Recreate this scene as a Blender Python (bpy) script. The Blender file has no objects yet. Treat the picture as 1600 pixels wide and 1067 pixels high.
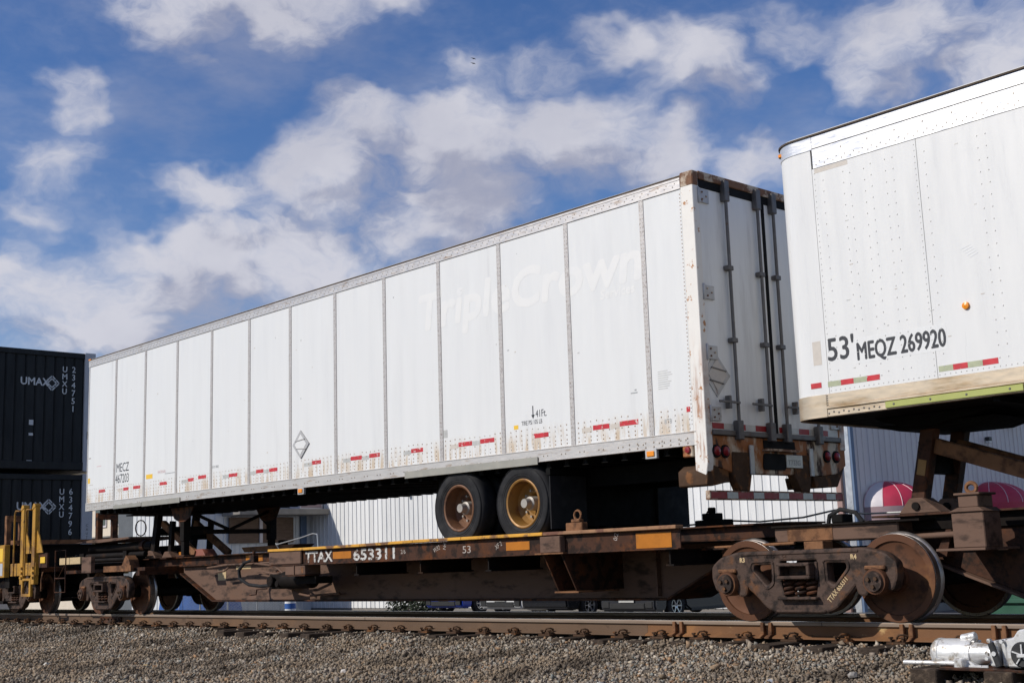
import bpy, bmesh, math, random
import numpy as np
from mathutils import Vector, Matrix
random.seed(7); rng = np.random.default_rng(11)
scene = bpy.context.scene
COL = scene.collection
R = math.radians

# ------------------------------------------------------------------ camera
cam = bpy.data.cameras.new('camera'); camo = bpy.data.objects.new('camera', cam); COL.objects.link(camo)
cr, cu, cf = (0.672335, 0.739347, -0.036484), (0.152634, -0.090235, 0.984155), (-0.724340, 0.667250, 0.173517)
camo.matrix_world = Matrix(((cr[0], cu[0], -cf[0], 8.3517), (cr[1], cu[1], -cf[1], -11.7323), (cr[2], cu[2], -cf[2], 0.6973), (0, 0, 0, 1)))
cam.sensor_width = 36; cam.lens = 36 * 1958.747 / 1600; cam.clip_start = 0.1; cam.clip_end = 3000
scene.camera = camo

# ------------------------------------------------------------------ light
SUN = Vector((0.36, 0.76, -0.60)).normalized()          # the way the light travels
el = math.asin(-SUN.z); az = math.atan2(-SUN.x, -SUN.y)
sd = bpy.data.lights.new('sun', 'SUN'); sd.energy = 3.9; sd.angle = R(0.53); sd.color = (1.0, 0.945, 0.865)
so = bpy.data.objects.new('sun', sd); COL.objects.link(so); so.location = (-20, -40, 40)
so.rotation_euler = SUN.to_track_quat('-Z', 'Y').to_euler()
scene.view_settings.view_transform = 'Standard'; scene.view_settings.look = 'None'
scene.cycles.max_bounces = 5; scene.cycles.diffuse_bounces = 3; scene.cycles.glossy_bounces = 3; scene.cycles.transmission_bounces = 2
scene.view_settings.exposure = 0.0; scene.view_settings.gamma = 1.0

# ------------------------------------------------------------------ sky with broken cumulus
BLOBS = [(-0.8379, 0.4628, 0.2894, 0.056, 1.00), (-0.7849, 0.5391, 0.3053, 0.077, 1.00), (-0.7627, 0.5484, 0.3428, 0.054, 1.00), (-0.7190, 0.6152, 0.3234, 0.087, 1.00), (-0.6583, 0.6825, 0.3176, 0.074, 1.00), (-0.6035, 0.7335, 0.3127, 0.046, 0.85), (-0.7443, 0.6082, 0.2760, 0.092, 1.00), (-0.8582, 0.4579, 0.2320, 0.087, 1.00), (-0.8139, 0.5279, 0.2428, 0.071, 1.00), (-0.9041, 0.3771, 0.2009, 0.077, 1.00), (-0.8885, 0.4208, 0.1831, 0.051, 1.00), (-0.9131, 0.3415, 0.2227, 0.046, 0.80), (-0.8033, 0.4163, 0.4260, 0.059, 1.00), (-0.7573, 0.4929, 0.4285, 0.064, 1.00), (-0.7219, 0.5390, 0.4339, 0.036, 0.90), (-0.6151, 0.6858, 0.3891, 0.038, 0.80), (-0.5725, 0.7325, 0.3685, 0.061, 0.95), (-0.6560, 0.6555, 0.3741, 0.043, 0.60), (-0.7023, 0.6033, 0.3778, 0.041, 0.65), (-0.4272, 0.8214, 0.3779, 0.077, 0.85), (-0.4749, 0.8074, 0.3501, 0.051, 0.85), (-0.3934, 0.8541, 0.3401, 0.061, 0.90), (-0.5132, 0.7678, 0.3835, 0.043, 0.65), (-0.5558, 0.7752, 0.3002, 0.046, 0.80), (-0.8631, 0.3606, 0.3538, 0.028, 0.80), (-0.8667, 0.3699, 0.3345, 0.031, 0.75), (-0.8836, 0.3585, 0.3011, 0.049, 0.65), (-0.9001, 0.3446, 0.2668, 0.033, 0.55), (-0.8083, 0.4458, 0.3847, 0.028, 0.55)]
HOLES = [(-0.7332, 0.5644, 0.3793, 0.041), (-0.8331, 0.4436, 0.3304, 0.056), (-0.5157, 0.7833, 0.3470, 0.031), (-0.8661, 0.4243, 0.2643, 0.026)]

def N(nt, typ, **kw):
    n = nt.nodes.new(typ)
    for k, v in kw.items():
        if k.startswith('i_'):
            key = k[2:]; key = int(key) if key.isdigit() else key.replace('_', ' ')
            n.inputs[key].default_value = v
        else: setattr(n, k, v)
    return n
def math_n(nt, op, a, b=None, c=None, clamp=False):
    n = nt.nodes.new('ShaderNodeMath'); n.operation = op; n.use_clamp = clamp
    for i, v in enumerate((a, b, c)):
        if v is None: continue
        if hasattr(v, 'links'): nt.links.new(v, n.inputs[i])
        else: n.inputs[i].default_value = v
    return n.outputs[0]
def vmath(nt, op, a, b=None, scale=None):
    n = nt.nodes.new('ShaderNodeVectorMath'); n.operation = op
    for i, v in enumerate((a, b)):
        if v is None: continue
        if hasattr(v, 'links'): nt.links.new(v, n.inputs[i])
        else: n.inputs[i].default_value = v
    if scale is not None: n.inputs['Scale'].default_value = scale
    return n.outputs['Value'] if op in ('DOT_PRODUCT', 'LENGTH', 'DISTANCE') else n.outputs['Vector']
def maprange(nt, v, a, b, c, d, smooth=False):
    n = nt.nodes.new('ShaderNodeMapRange'); n.interpolation_type = 'SMOOTHSTEP' if smooth else 'LINEAR'
    nt.links.new(v, n.inputs['Value'])
    for k, x in zip(('From Min', 'From Max', 'To Min', 'To Max'), (a, b, c, d)): n.inputs[k].default_value = x
    return n.outputs['Result']

def cloud_group(det_warp, det_fine, rmin=0.0):
    g = bpy.data.node_groups.new('cloud_density', 'ShaderNodeTree')
    g.interface.new_socket('Direction', in_out='INPUT', socket_type='NodeSocketVector')
    g.interface.new_socket('Density', in_out='OUTPUT', socket_type='NodeSocketFloat')
    gi = g.nodes.new('NodeGroupInput'); go = g.nodes.new('NodeGroupOutput')
    d0 = gi.outputs[0]; d = d0; dn = vmath(g, 'MULTIPLY', d0, (1.0, 1.0, 1.7))
    # warp so that the edges curl
    nz = N(g, 'ShaderNodeTexNoise', i_Scale=9.0, i_Detail=det_warp, i_Roughness=0.60); g.links.new(dn, nz.inputs['Vector'])
    off = vmath(g, 'SCALE', vmath(g, 'SUBTRACT', nz.outputs['Color'], (0.5, 0.5, 0.5)), scale=0.085)
    dw = vmath(g, 'ADD', d, off)
    dz = vmath(g, 'MULTIPLY', dw, (1.0, 1.0, 1.6))           # clouds are wider than tall
    acc = None
    for x, y, z, r, a in BLOBS:
        if r < rmin: continue
        v = maprange(g, vmath(g, 'DISTANCE', dz, (x, y, z * 1.6)), r * 1.45, r * 0.15, 0.0, a, True)
        acc = v if acc is None else math_n(g, 'SMOOTH_MAX', acc, v, 0.2)
    for x, y, z, r in HOLES:
        if r < rmin: continue
        acc = math_n(g, 'SUBTRACT', acc, maprange(g, vmath(g, 'DISTANCE', dz, (x, y, z * 1.6)), r * 1.3, r * 0.2, 0.0, 0.5, True))
    # how far from the modelled cloud bank: beyond it the same broken cloud goes on all round
    mid = vmath(g, 'DISTANCE', d, (-0.70, 0.62, 0.31))
    away = maprange(g, mid, 0.50, 0.75, 0.0, 1.0, True)
    sep = g.nodes.new('ShaderNodeSeparateXYZ'); g.links.new(d, sep.inputs[0])
    zz = math_n(g, 'ADD', math_n(g, 'MAXIMUM', sep.outputs[2], 0.0), 0.25)
    cx = math_n(g, 'DIVIDE', sep.outputs[0], zz); cy = math_n(g, 'DIVIDE', sep.outputs[1], zz)
    cmb = g.nodes.new('ShaderNodeCombineXYZ'); g.links.new(cx, cmb.inputs[0]); g.links.new(cy, cmb.inputs[1])
    big = N(g, 'ShaderNodeTexNoise', i_Scale=1.3, i_Detail=4.0, i_Roughness=0.55); g.links.new(cmb.outputs[0], big.inputs['Vector'])
    far = math_n(g, 'MULTIPLY', maprange(g, big.outputs['Fac'], 0.50, 0.66, 0.0, 1.0, True), away)
    acc = math_n(g, 'ADD', acc, far)
    f2 = N(g, 'ShaderNodeTexNoise', i_Scale=14.0, i_Detail=det_fine, i_Roughness=0.60); g.links.new(vmath(g, 'MULTIPLY', dw, (1.0, 1.0, 1.7)), f2.inputs['Vector'])
    fine = maprange(g, f2.outputs['Fac'], 0.25, 0.75, -0.52, 0.54)
    acc = math_n(g, 'ADD', acc, math_n(g, 'MULTIPLY', fine, math_n(g, 'ADD', math_n(g, 'MINIMUM', math_n(g, 'MAXIMUM', acc, 0.0), 0.75), 0.25)))
    g.links.new(acc, go.inputs[0])
    return g

world = bpy.data.worlds.new('World'); scene.world = world; world.use_nodes = True
world.cycles.sampling_method = 'MANUAL'; world.cycles.sample_map_resolution = 256
wt = world.node_tree; wt.nodes.clear()
wout = wt.nodes.new('ShaderNodeOutputWorld'); bg = wt.nodes.new('ShaderNodeBackground'); bg.inputs['Strength'].default_value = 0.075
sky = wt.nodes.new('ShaderNodeTexSky'); sky.sky_type = 'NISHITA'; sky.sun_disc = False
sky.sun_elevation = el; sky.sun_rotation = az; sky.altitude = 50; sky.air_density = 1.0; sky.dust_density = 0.25; sky.ozone_density = 3.5
tc = wt.nodes.new('ShaderNodeTexCoord'); dirv = tc.outputs['Generated']
CG = cloud_group(4.0, 7.0); CG2 = cloud_group(2.0, 2.0, 0.050)
g1 = wt.nodes.new('ShaderNodeGroup'); g1.node_tree = CG; wt.links.new(dirv, g1.inputs[0])
g2 = wt.nodes.new('ShaderNodeGroup'); g2.node_tree = CG2
wt.links.new(vmath(wt, 'ADD', dirv, (-0.012, -0.012, 0.034)), g2.inputs[0])
dens = maprange(wt, g1.outputs[0], 0.04, 1.10, 0.0, 0.95, True)
veil = N(wt, 'ShaderNodeTexNoise', i_Scale=3.5, i_Detail=6.0, i_Roughness=0.62); wt.links.new(vmath(wt, 'MULTIPLY', dirv, (1.0, 1.0, 2.2)), veil.inputs['Vector'])
dens = math_n(wt, 'MAXIMUM', dens, maprange(wt, veil.outputs['Fac'], 0.46, 0.80, 0.0, 0.55, True))
lit = maprange(wt, math_n(wt, 'SUBTRACT', g1.outputs[0], g2.outputs[0]), -0.45, 0.45, 0.0, 1.0, True)
puff = N(wt, 'ShaderNodeTexNoise', i_Scale=7.0, i_Detail=5.0, i_Roughness=0.55); wt.links.new(dirv, puff.inputs['Vector'])
litf = math_n(wt, 'ADD', math_n(wt, 'MULTIPLY', lit, 0.62), maprange(wt, puff.outputs['Fac'], 0.36, 0.66, 0.0, 0.38, True))
cmix = wt.nodes.new('ShaderNodeMix'); cmix.data_type = 'RGBA'
cmix.inputs['A'].default_value = (5.0, 5.2, 6.6, 1); cmix.inputs['B'].default_value = (8.7, 8.7, 9.6, 1)
wt.links.new(maprange(wt, litf, 0.10, 0.95, 0.0, 1.0, True), cmix.inputs['Factor'])
smix = wt.nodes.new('ShaderNodeMix'); smix.data_type = 'RGBA'
shs = wt.nodes.new('ShaderNodeHueSaturation'); shs.inputs['Hue'].default_value = 0.512; shs.inputs['Saturation'].default_value = 1.20; shs.inputs['Value'].default_value = 1.44; wt.links.new(sky.outputs[0], shs.inputs['Color'])
wt.links.new(dens, smix.inputs['Factor']); wt.links.new(shs.outputs[0], smix.inputs['A']); wt.links.new(cmix.outputs['Result'], smix.inputs['B'])
wt.links.new(smix.outputs['Result'], bg.inputs['Color']); wt.links.new(bg.outputs[0], wout.inputs[0])

# ------------------------------------------------------------------ materials
MATS = {}
def mat(name, c, rough=0.6, metal=0.0, var=0.12, vscale=3.0, c2=None, mix=(0.5, 0.62), mscale=5.0, stretch=(1, 1, 1),
        c3=None, mix3=(0.58, 0.64), m3scale=14.0, bump=0.0, bscale=30.0, objrand=0.0, island=None, spec=0.5, local=False, lowstain=None, coat=0):
    m = bpy.data.materials.new(name); m.use_nodes = True; nt = m.node_tree
    b = nt.nodes['Principled BSDF']; b.inputs['Roughness'].default_value = rough; b.inputs['Metallic'].default_value = metal
    b.inputs['Specular IOR Level'].default_value = spec
    if coat: b.inputs['Coat Weight'].default_value = coat
    if local: pos = nt.nodes.new('ShaderNodeTexCoord').outputs['Object']
    else: pos = nt.nodes.new('ShaderNodeNewGeometry').outputs['Position']
    mp = nt.nodes.new('ShaderNodeMapping'); nt.links.new(pos, mp.inputs['Vector']); mp.inputs['Scale'].default_value = stretch
    def noise(s, det=6.0, vec=None, rgh=0.6):
        n = N(nt, 'ShaderNodeTexNoise', i_Scale=s, i_Detail=det, i_Roughness=rgh); nt.links.new(mp.outputs[0] if vec is None else vec, n.inputs['Vector']); return n.outputs['Fac']
    def mixc(fac, a, bcol):
        n = nt.nodes.new('ShaderNodeMix'); n.data_type = 'RGBA'
        if hasattr(fac, 'links'): nt.links.new(fac, n.inputs['Factor'])
        else: n.inputs['Factor'].default_value = fac
        for k, v in (('A', a), ('B', bcol)):
            if hasattr(v, 'links'): nt.links.new(v, n.inputs[k])
            else: n.inputs[k].default_value = (*v[:3], 1)
        return n.outputs['Result']
    col = c
    if island:
        ge = nt.nodes.new('ShaderNodeNewGeometry'); rp = nt.nodes.new('ShaderNodeValToRGB'); nt.links.new(ge.outputs['Random Per Island'], rp.inputs[0])
        el_ = rp.color_ramp.elements; el_[0].color = (*island[0], 1); el_[1].color = (*island[-1], 1)
        for i, cc in enumerate(island[1:-1]):
            e = el_.new((i + 1) / (len(island) - 1)); e.color = (*cc, 1)
        rp.color_ramp.interpolation = 'LINEAR'; col = rp.outputs[0]
    if c2 is not None: col = mixc(maprange(nt, noise(mscale, 8), mix[0], mix[1], 0, 1, True), col, c2)
    if c3 is not None: col = mixc(maprange(nt, noise(m3scale, 8), mix3[0], mix3[1], 0, 1, True), col, c3)
    if lowstain:
        z0, z1, sc, amt = lowstain
        oc = nt.nodes.new('ShaderNodeTexCoord'); sp = nt.nodes.new('ShaderNodeSeparateXYZ'); nt.links.new(oc.outputs['Object'], sp.inputs[0])
        mk = maprange(nt, sp.outputs[2], z0, z1, 1.0, 0.0, True)
        m2 = nt.nodes.new('ShaderNodeMapping'); nt.links.new(oc.outputs['Object'], m2.inputs['Vector']); m2.inputs['Scale'].default_value = (16, 1, 2.2)
        st = maprange(nt, noise(1.0, 7, m2.outputs[0]), 0.44, 0.66, 0, amt, True)
        col = mixc(math_n(nt, 'MULTIPLY', mk, st), col, sc)
    if var:
        f = maprange(nt, noise(vscale, 7), 0.25, 0.75, 1 - var, 1 + var)
        if objrand:
            oi = nt.nodes.new('ShaderNodeObjectInfo'); f = math_n(nt, 'MULTIPLY', f, maprange(nt, oi.outputs['Random'], 0, 1, 1 - objrand, 1 + objrand * 0.4))
        hsv = nt.nodes.new('ShaderNodeHueSaturation'); nt.links.new(f, hsv.inputs['Value'])
        if hasattr(col, 'links'): nt.links.new(col, hsv.inputs['Color'])
        else: hsv.inputs['Color'].default_value = (*col[:3], 1)
        nt.links.new(hsv.outputs[0], b.inputs['Base Color'])
        rv = maprange(nt, noise(vscale * 2.3, 5), 0.3, 0.7, max(0.05, rough - 0.1), min(1, rough + 0.12)); nt.links.new(rv, b.inputs['Roughness'])
    elif hasattr(col, 'links'): nt.links.new(col, b.inputs['Base Color'])
    else: b.inputs['Base Color'].default_value = (*col[:3], 1)
    if bump:
        bn = nt.nodes.new('ShaderNodeBump'); bn.inputs['Strength'].default_value = bump; bn.inputs['Distance'].default_value = 0.02
        nt.links.new(noise(bscale, 6), bn.inputs['Height']); nt.links.new(bn.outputs[0], b.inputs['Normal'])
    MATS[name] = m
    return m
RUST = (0.16, 0.065, 0.022); DRUST = (0.06, 0.028, 0.015)
mat('panel_white', (0.7030, 0.7030, 0.6891), 0.38, var=0.025, vscale=1.2, c2=(0.6660, 0.6660, 0.6567), mix=(0.45, 0.8), mscale=0.9, stretch=(5, 5, 0.5), lowstain=(0.16, 0.46, (0.4810, 0.3330, 0.1758), 0.72), bump=0.16, bscale=2.2, c3=(0.5735, 0.5689, 0.5550), mix3=(0.60, 0.80), m3scale=0.45)
mat('panel_white_clean', (0.7053, 0.7007, 0.6825), 0.32, var=0.02, vscale=1.0, c2=(0.6552, 0.6506, 0.6370), mix=(0.45, 0.8), mscale=0.8, stretch=(4, 4, 0.5), bump=0.14, bscale=2.0, c3=(0.6006, 0.5961, 0.5824), mix3=(0.60, 0.82), m3scale=0.4)
mat('ghost_white', (0.745, 0.735, 0.710), 0.38, var=0.02, c2=(0.715, 0.71, 0.695), mix=(0.48, 0.70), mscale=3.0)
mat('seam_grey', (0.47, 0.445, 0.425), 0.5, 0.35, var=0.12, vscale=14, c2=(0.26, 0.22, 0.20), mix=(0.55, 0.66), mscale=30)
mat('aluminium', (0.60, 0.56, 0.52), 0.40, 0.55, var=0.10, vscale=4, c2=(0.40, 0.30, 0.22), mix=(0.56, 0.72), mscale=3, stretch=(1, 1, 6))
mat('aluminium_gold', (0.62, 0.50, 0.36), 0.36, 0.55, var=0.10, vscale=3, c2=(0.38, 0.26, 0.14), mix=(0.46, 0.72), mscale=1.6, stretch=(1, 1, 5))
mat('aluminium_bright', (0.7440, 0.7254, 0.6975), 0.30, 0.55, var=0.06, vscale=3, c2=(0.6138, 0.5394, 0.4650), mix=(0.6, 0.75), mscale=3, stretch=(1, 1, 6))
mat('rivet', (0.42, 0.36, 0.30), 0.5, 0.4, var=0.2, vscale=9)
mat('rivet_rusty', (0.40, 0.27, 0.17), 0.7, 0.0, var=0.3, vscale=6, c2=(0.62, 0.58, 0.52), mix=(0.45, 0.6), mscale=2)
mat('rivet_pale', (0.60, 0.585, 0.56), 0.45, 0.2, var=0.1, vscale=9)
mat('rear_frame', (0.5676, 0.5040, 0.4000), 0.6, var=0.12, vscale=4, c2=(0.3096, 0.1176, 0.0400), mix=(0.40, 0.54), mscale=3.6, stretch=(1, 1, 0.5), c3=(0.0473, 0.0202, 0.0096), mix3=(0.53, 0.63), m3scale=6, bump=0.25, bscale=25, spec=0.25)
mat('post_white', (0.74, 0.71, 0.66), 0.5, var=0.04, vscale=3, c2=(0.42, 0.20, 0.08), mix=(0.61, 0.66), mscale=11, lowstain=(0.15, 1.3, (0.33, 0.12, 0.03), 1.0), bump=0.1, bscale=20)
mat('header_rust', (0.52, 0.42, 0.32), 0.7, var=0.2, vscale=6, c2=(0.15, 0.065, 0.028), mix=(0.40, 0.52), mscale=6, bump=0.25, bscale=25)
mat('door_white', (0.76, 0.76, 0.74), 0.42, var=0.04, vscale=1.5, c2=(0.58, 0.57, 0.55), mix=(0.48, 0.75), mscale=1.0, stretch=(4, 4, 0.5))
mat('rod_steel', (0.1440, 0.1330, 0.1258), 0.5, 0.5, var=0.2, vscale=8, c2=RUST, mix=(0.62, 0.72), mscale=6)
mat('hinge_steel', (0.46, 0.45, 0.44), 0.5, 0.4, var=0.15, vscale=8, c2=RUST, mix=(0.60, 0.70), mscale=9)
mat('gasket', (0.012, 0.012, 0.013), 0.8, var=0.2, spec=0.12)
mat('tape_red', (0.50, 0.022, 0.030), 0.4, var=0.2, vscale=9, c2=(0.66, 0.58, 0.55), mix=(0.63, 0.66), mscale=16)
mat('tape_red_dark', (0.30, 0.018, 0.02), 0.45, var=0.15, vscale=9)
mat('tape_silver', (0.50, 0.49, 0.46), 0.4, 0.2, var=0.15, vscale=12)
mat('tape_silver_green', (0.36, 0.38, 0.25), 0.45, 0.2, var=0.15, vscale=20)
mat('sticker_yellow', (0.78, 0.48, 0.03), 0.5, var=0.08)
mat('sticker_tan', (0.55, 0.50, 0.44), 0.6, var=0.08, vscale=20)
mat('letter_black', (0.022, 0.024, 0.03), 0.5, var=0.0)
mat('letter_grey', (0.32, 0.33, 0.33), 0.6, var=0.15, vscale=20)
mat('letter_pink', (0.62, 0.42, 0.42), 0.6, var=0.1, vscale=20)
mat('letter_white', (0.52, 0.51, 0.48), 0.7, var=0.3, vscale=18, c2=(0.14, 0.095, 0.07), mix=(0.50, 0.62), mscale=22)
mat('letter_chalk', (0.38, 0.33, 0.29), 0.8, var=0.3, vscale=20)
mat('letter_container', (0.52, 0.54, 0.55), 0.55, var=0.08, vscale=6)
mat('letter_tan', (0.50, 0.37, 0.20), 0.8, var=0.25, vscale=25)
mat('lamp_amber', (0.80, 0.26, 0.01), 0.25, var=0.08)
mat('lamp_red', (0.22, 0.008, 0.014), 0.3, var=0.08)
mat('lamp_clear', (0.62, 0.62, 0.60), 0.3, var=0.05)
mat('under_dark', (0.0062, 0.0058, 0.0053), 0.8, var=0.3, vscale=3, spec=0.12)
mat('roof_edge', (0.085, 0.065, 0.05), 0.7, var=0.3, vscale=5, spec=0.12)
mat('rubber', (0.022, 0.022, 0.0235), 0.72, var=0.2, vscale=4, c2=(0.040, 0.039, 0.039), mix=(0.45, 0.75), mscale=6, bump=0.06, bscale=60, spec=0.12)
mat('rim_gold', (0.28, 0.14, 0.03), 0.50, 0.2, var=0.2, vscale=5, c2=(0.14, 0.06, 0.02), mix=(0.50, 0.68), mscale=5)
mat('rim_rust', (0.16, 0.07, 0.03), 0.6, 0.1, var=0.2, vscale=5, c2=(0.08, 0.035, 0.018), mix=(0.48, 0.66), mscale=5)
mat('hub_grey', (0.36, 0.33, 0.29), 0.5, 0.3, var=0.2, vscale=12)
mat('car_brown', (0.0611, 0.0285, 0.0177), 0.66, var=0.22, vscale=2.2, c2=(0.1145, 0.0408, 0.0154), mix=(0.48, 0.66), mscale=2.6, c3=(0.022, 0.014, 0.011), mix3=(0.46, 0.62), m3scale=7, bump=0.15, bscale=35, spec=0.12)
mat('sill_brown', (0.1433, 0.0878, 0.0633), 0.68, var=0.14, vscale=1.6, c2=(0.1479, 0.0854, 0.0565), mix=(0.52, 0.70), mscale=1.5, c3=(0.05, 0.033, 0.026), mix3=(0.50, 0.66), m3scale=4, stretch=(0.6, 1, 1.6), bump=0.08, bscale=30, spec=0.12)
mat('car_rust', (0.215, 0.105, 0.052), 0.75, var=0.2, vscale=4, c2=(0.09, 0.045, 0.026), mix=(0.45, 0.62), mscale=5, bump=0.2, bscale=35, spec=0.12)
mat('lip_rust', (0.30, 0.165, 0.09), 0.7, var=0.2, vscale=5, c2=(0.16, 0.075, 0.050), mix=(0.48, 0.62), mscale=4, spec=0.2)  # rust made paler than car_rust, the lip's sunlit look put into the colour
mat('car_dark', (0.0095, 0.0070, 0.0059), 0.75, var=0.3, vscale=3, c2=(0.0298, 0.0154, 0.0087), mix=(0.56, 0.70), mscale=4, bump=0.1, bscale=30, spec=0.12)
mat('bogie_grey', (0.0778, 0.0508, 0.0394), 0.62, var=0.18, vscale=4, c2=(0.1414, 0.0654, 0.0316), mix=(0.56, 0.70), mscale=5, c3=(0.026, 0.019, 0.016), mix3=(0.46, 0.62), m3scale=8, bump=0.3, bscale=45, spec=0.12)
mat('wheel_rust', (0.1163, 0.0536, 0.0305), 0.58, 0.2, var=0.15, vscale=3, c2=(0.2046, 0.0963, 0.0420), mix=(0.54, 0.72), mscale=3, c3=(0.0558, 0.0293, 0.0191), mix3=(0.50, 0.66), m3scale=6, spec=0.12)
mat('wheel_tread', (0.30, 0.27, 0.25), 0.32, 0.8, var=0.15, vscale=6)
mat('yellow_paint', (0.42, 0.22, 0.03), 0.5, var=0.16, vscale=3, c2=(0.20, 0.10, 0.03), mix=(0.46, 0.64), mscale=3.5, c3=(0.08, 0.045, 0.02), mix3=(0.62, 0.70), m3scale=8, spec=0.25)
mat('yellow_edge', (0.62, 0.31, 0.03), 0.55, var=0.2, vscale=4, c2=(0.16, 0.075, 0.03), mix=(0.50, 0.58), mscale=2.2)
mat('orange_plate', (0.42, 0.145, 0.012), 0.5, var=0.15, vscale=8, c2=(0.32, 0.12, 0.02), mix=(0.55, 0.7), mscale=6, spec=0.25)
mat('rail_rust', (0.17, 0.085, 0.042), 0.72, var=0.16, vscale=2.5, c2=(0.29, 0.14, 0.055), mix=(0.50, 0.66), mscale=1.1, c3=(0.42, 0.27, 0.12), mix3=(0.62, 0.70), m3scale=5, stretch=(0.7, 1, 1), bump=0.15, bscale=60, spec=0.12)
mat('rail_brown', (0.125, 0.080, 0.052), 0.75, var=0.16, vscale=2.5, c2=(0.17, 0.095, 0.05), mix=(0.50, 0.70), mscale=1.1, c3=(0.07, 0.045, 0.03), mix3=(0.58, 0.72), m3scale=5, stretch=(0.7, 1, 1), bump=0.15, bscale=60, spec=0.12)
mat('rail_head', (0.26, 0.195, 0.145), 0.55, 0.2, var=0.10, vscale=2, c2=(0.20, 0.14, 0.10), mix=(0.45, 0.7), mscale=2, stretch=(0.4, 1, 3))
mat('rail_top', (0.42, 0.42, 0.44), 0.22, 0.9, var=0.08, vscale=5)
mat('clip_rust', (0.07, 0.040, 0.024), 0.75, var=0.3, vscale=8, c2=(0.17, 0.075, 0.03), mix=(0.52, 0.64), mscale=6, spec=0.12)
mat('tie_wood', (0.050, 0.037, 0.028), 0.9, var=0.3, vscale=3, c2=(0.095, 0.070, 0.05), mix=(0.5, 0.7), mscale=3, stretch=(6, 0.7, 6), bump=0.5, bscale=14, spec=0.12)
STONES = [(0.476, 0.407, 0.307), (0.308, 0.249, 0.177), (0.364, 0.216, 0.118), (0.098, 0.08, 0.058), (0.336, 0.249, 0.165), (0.266, 0.197, 0.13), (0.218, 0.177, 0.136), (0.161, 0.137, 0.118), (0.329, 0.262, 0.194), (0.266, 0.262, 0.23), (0.204, 0.216, 0.2), (0.385, 0.322, 0.248), (0.238, 0.191, 0.142), (0.294, 0.249, 0.206), (0.175, 0.145, 0.112), (0.336, 0.308, 0.266), (0.252, 0.197, 0.142), (0.559, 0.493, 0.401), (0.232, 0.204, 0.171)]
mat('stone', (0.2, 0.2, 0.2), 0.85, island=STONES, var=0.30, vscale=30, c2=(0.25, 0.19, 0.13), mix=(0.42, 0.70), mscale=0.85, c3=(0.105, 0.083, 0.062), mix3=(0.47, 0.66), m3scale=1.1, bump=0.25, bscale=90, spec=0.12)
mat('ballast_bed', (0.1674, 0.1395, 0.1070), 0.95, var=0.4, vscale=24, c2=(0.0837, 0.0698, 0.0577), mix=(0.45, 0.6), mscale=16, bump=1.0, bscale=22, spec=0.12)
mat('yard_ground', (0.13, 0.12, 0.108), 0.95, var=0.25, vscale=0.6, c2=(0.09, 0.085, 0.08), mix=(0.45, 0.65), mscale=0.3, bump=0.4, bscale=10, spec=0.12)
mat('siding_white', (0.7200, 0.7200, 0.7026), 0.5, var=0.05, vscale=2, c2=(0.5940, 0.6120, 0.6175), mix=(0.52, 0.72), mscale=1.6, stretch=(4, 4, 0.35), objrand=0.10)
mat('siding_wing', (0.62, 0.63, 0.63), 0.55, var=0.05, vscale=2, c2=(0.50, 0.52, 0.54), mix=(0.5, 0.72), mscale=1.2, stretch=(3, 3, 0.4), objrand=0.08)
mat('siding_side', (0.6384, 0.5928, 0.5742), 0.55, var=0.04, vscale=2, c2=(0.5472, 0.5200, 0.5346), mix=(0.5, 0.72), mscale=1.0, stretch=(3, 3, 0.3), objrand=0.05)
mat('wall_dark', (0.10, 0.11, 0.12), 0.8, var=0.1)
mat('trim_blue', (0.10, 0.15, 0.24), 0.5, var=0.1)
mat('pipe_pink', (0.30, 0.19, 0.165), 0.6, var=0.1)
mat('pipe_brown', (0.10, 0.055, 0.045), 0.6, var=0.2)
mat('pipe_steel', (0.50, 0.52, 0.54), 0.35, 0.5, var=0.1)
mat('beige_wall', (0.62, 0.54, 0.43), 0.75, var=0.06, vscale=2)
mat('plywood', (0.14, 0.09, 0.06), 0.8, var=0.25, vscale=4, stretch=(1, 1, 4))
mat('roof_grey', (0.20, 0.185, 0.165), 0.8, var=0.2, vscale=3)
mat('glass_dark', (0.02, 0.024, 0.03), 0.08, var=0.0, spec=0.8)
mat('awning_red', (0.42, 0.025, 0.06), 0.55, var=0.10, vscale=4)
mat('awning_white', (0.58, 0.54, 0.55), 0.55, var=0.06, vscale=4)
mat('awning_band', (0.30, 0.21, 0.22), 0.6, var=0.10, vscale=5)
mat('awning_seam', (0.62, 0.40, 0.42), 0.5, var=0.05)
mat('container_black', (0.010, 0.0115, 0.013), 0.5, var=0.25, vscale=2, c2=(0.018, 0.019, 0.020), mix=(0.5, 0.75), mscale=1.5, stretch=(1, 2, 0.4), spec=0.25)
mat('container_grey', (0.42, 0.43, 0.46), 0.5, var=0.06, vscale=3)
mat('paint_blue', (0.010, 0.045, 0.36), 0.25, var=0.0, coat=0.6)
mat('paint_white', (0.70, 0.70, 0.69), 0.3, var=0.0, coat=0.5)
mat('paint_black', (0.012, 0.013, 0.016), 0.2, var=0.0, coat=0.7)
mat('paint_grey', (0.035, 0.037, 0.042), 0.25, var=0.0, coat=0.7)
mat('alloy', (0.55, 0.56, 0.57), 0.3, 0.8, var=0.0)
mat('machine_silver', (0.66, 0.655, 0.64), 0.36, 0.35, var=0.12, vscale=6, c2=(0.30, 0.26, 0.21), mix=(0.52, 0.66), mscale=8, c3=(0.10, 0.08, 0.06), mix3=(0.62, 0.68), m3scale=16, bump=0.15, bscale=40)
mat('machine_black', (0.02, 0.02, 0.02), 0.5, var=0.2, vscale=12)
mat('dumpster_green', (0.018, 0.085, 0.050), 0.5, var=0.2, vscale=2)
mat('tarp_blue', (0.02, 0.09, 0.32), 0.5, var=0.2, vscale=2)
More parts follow.
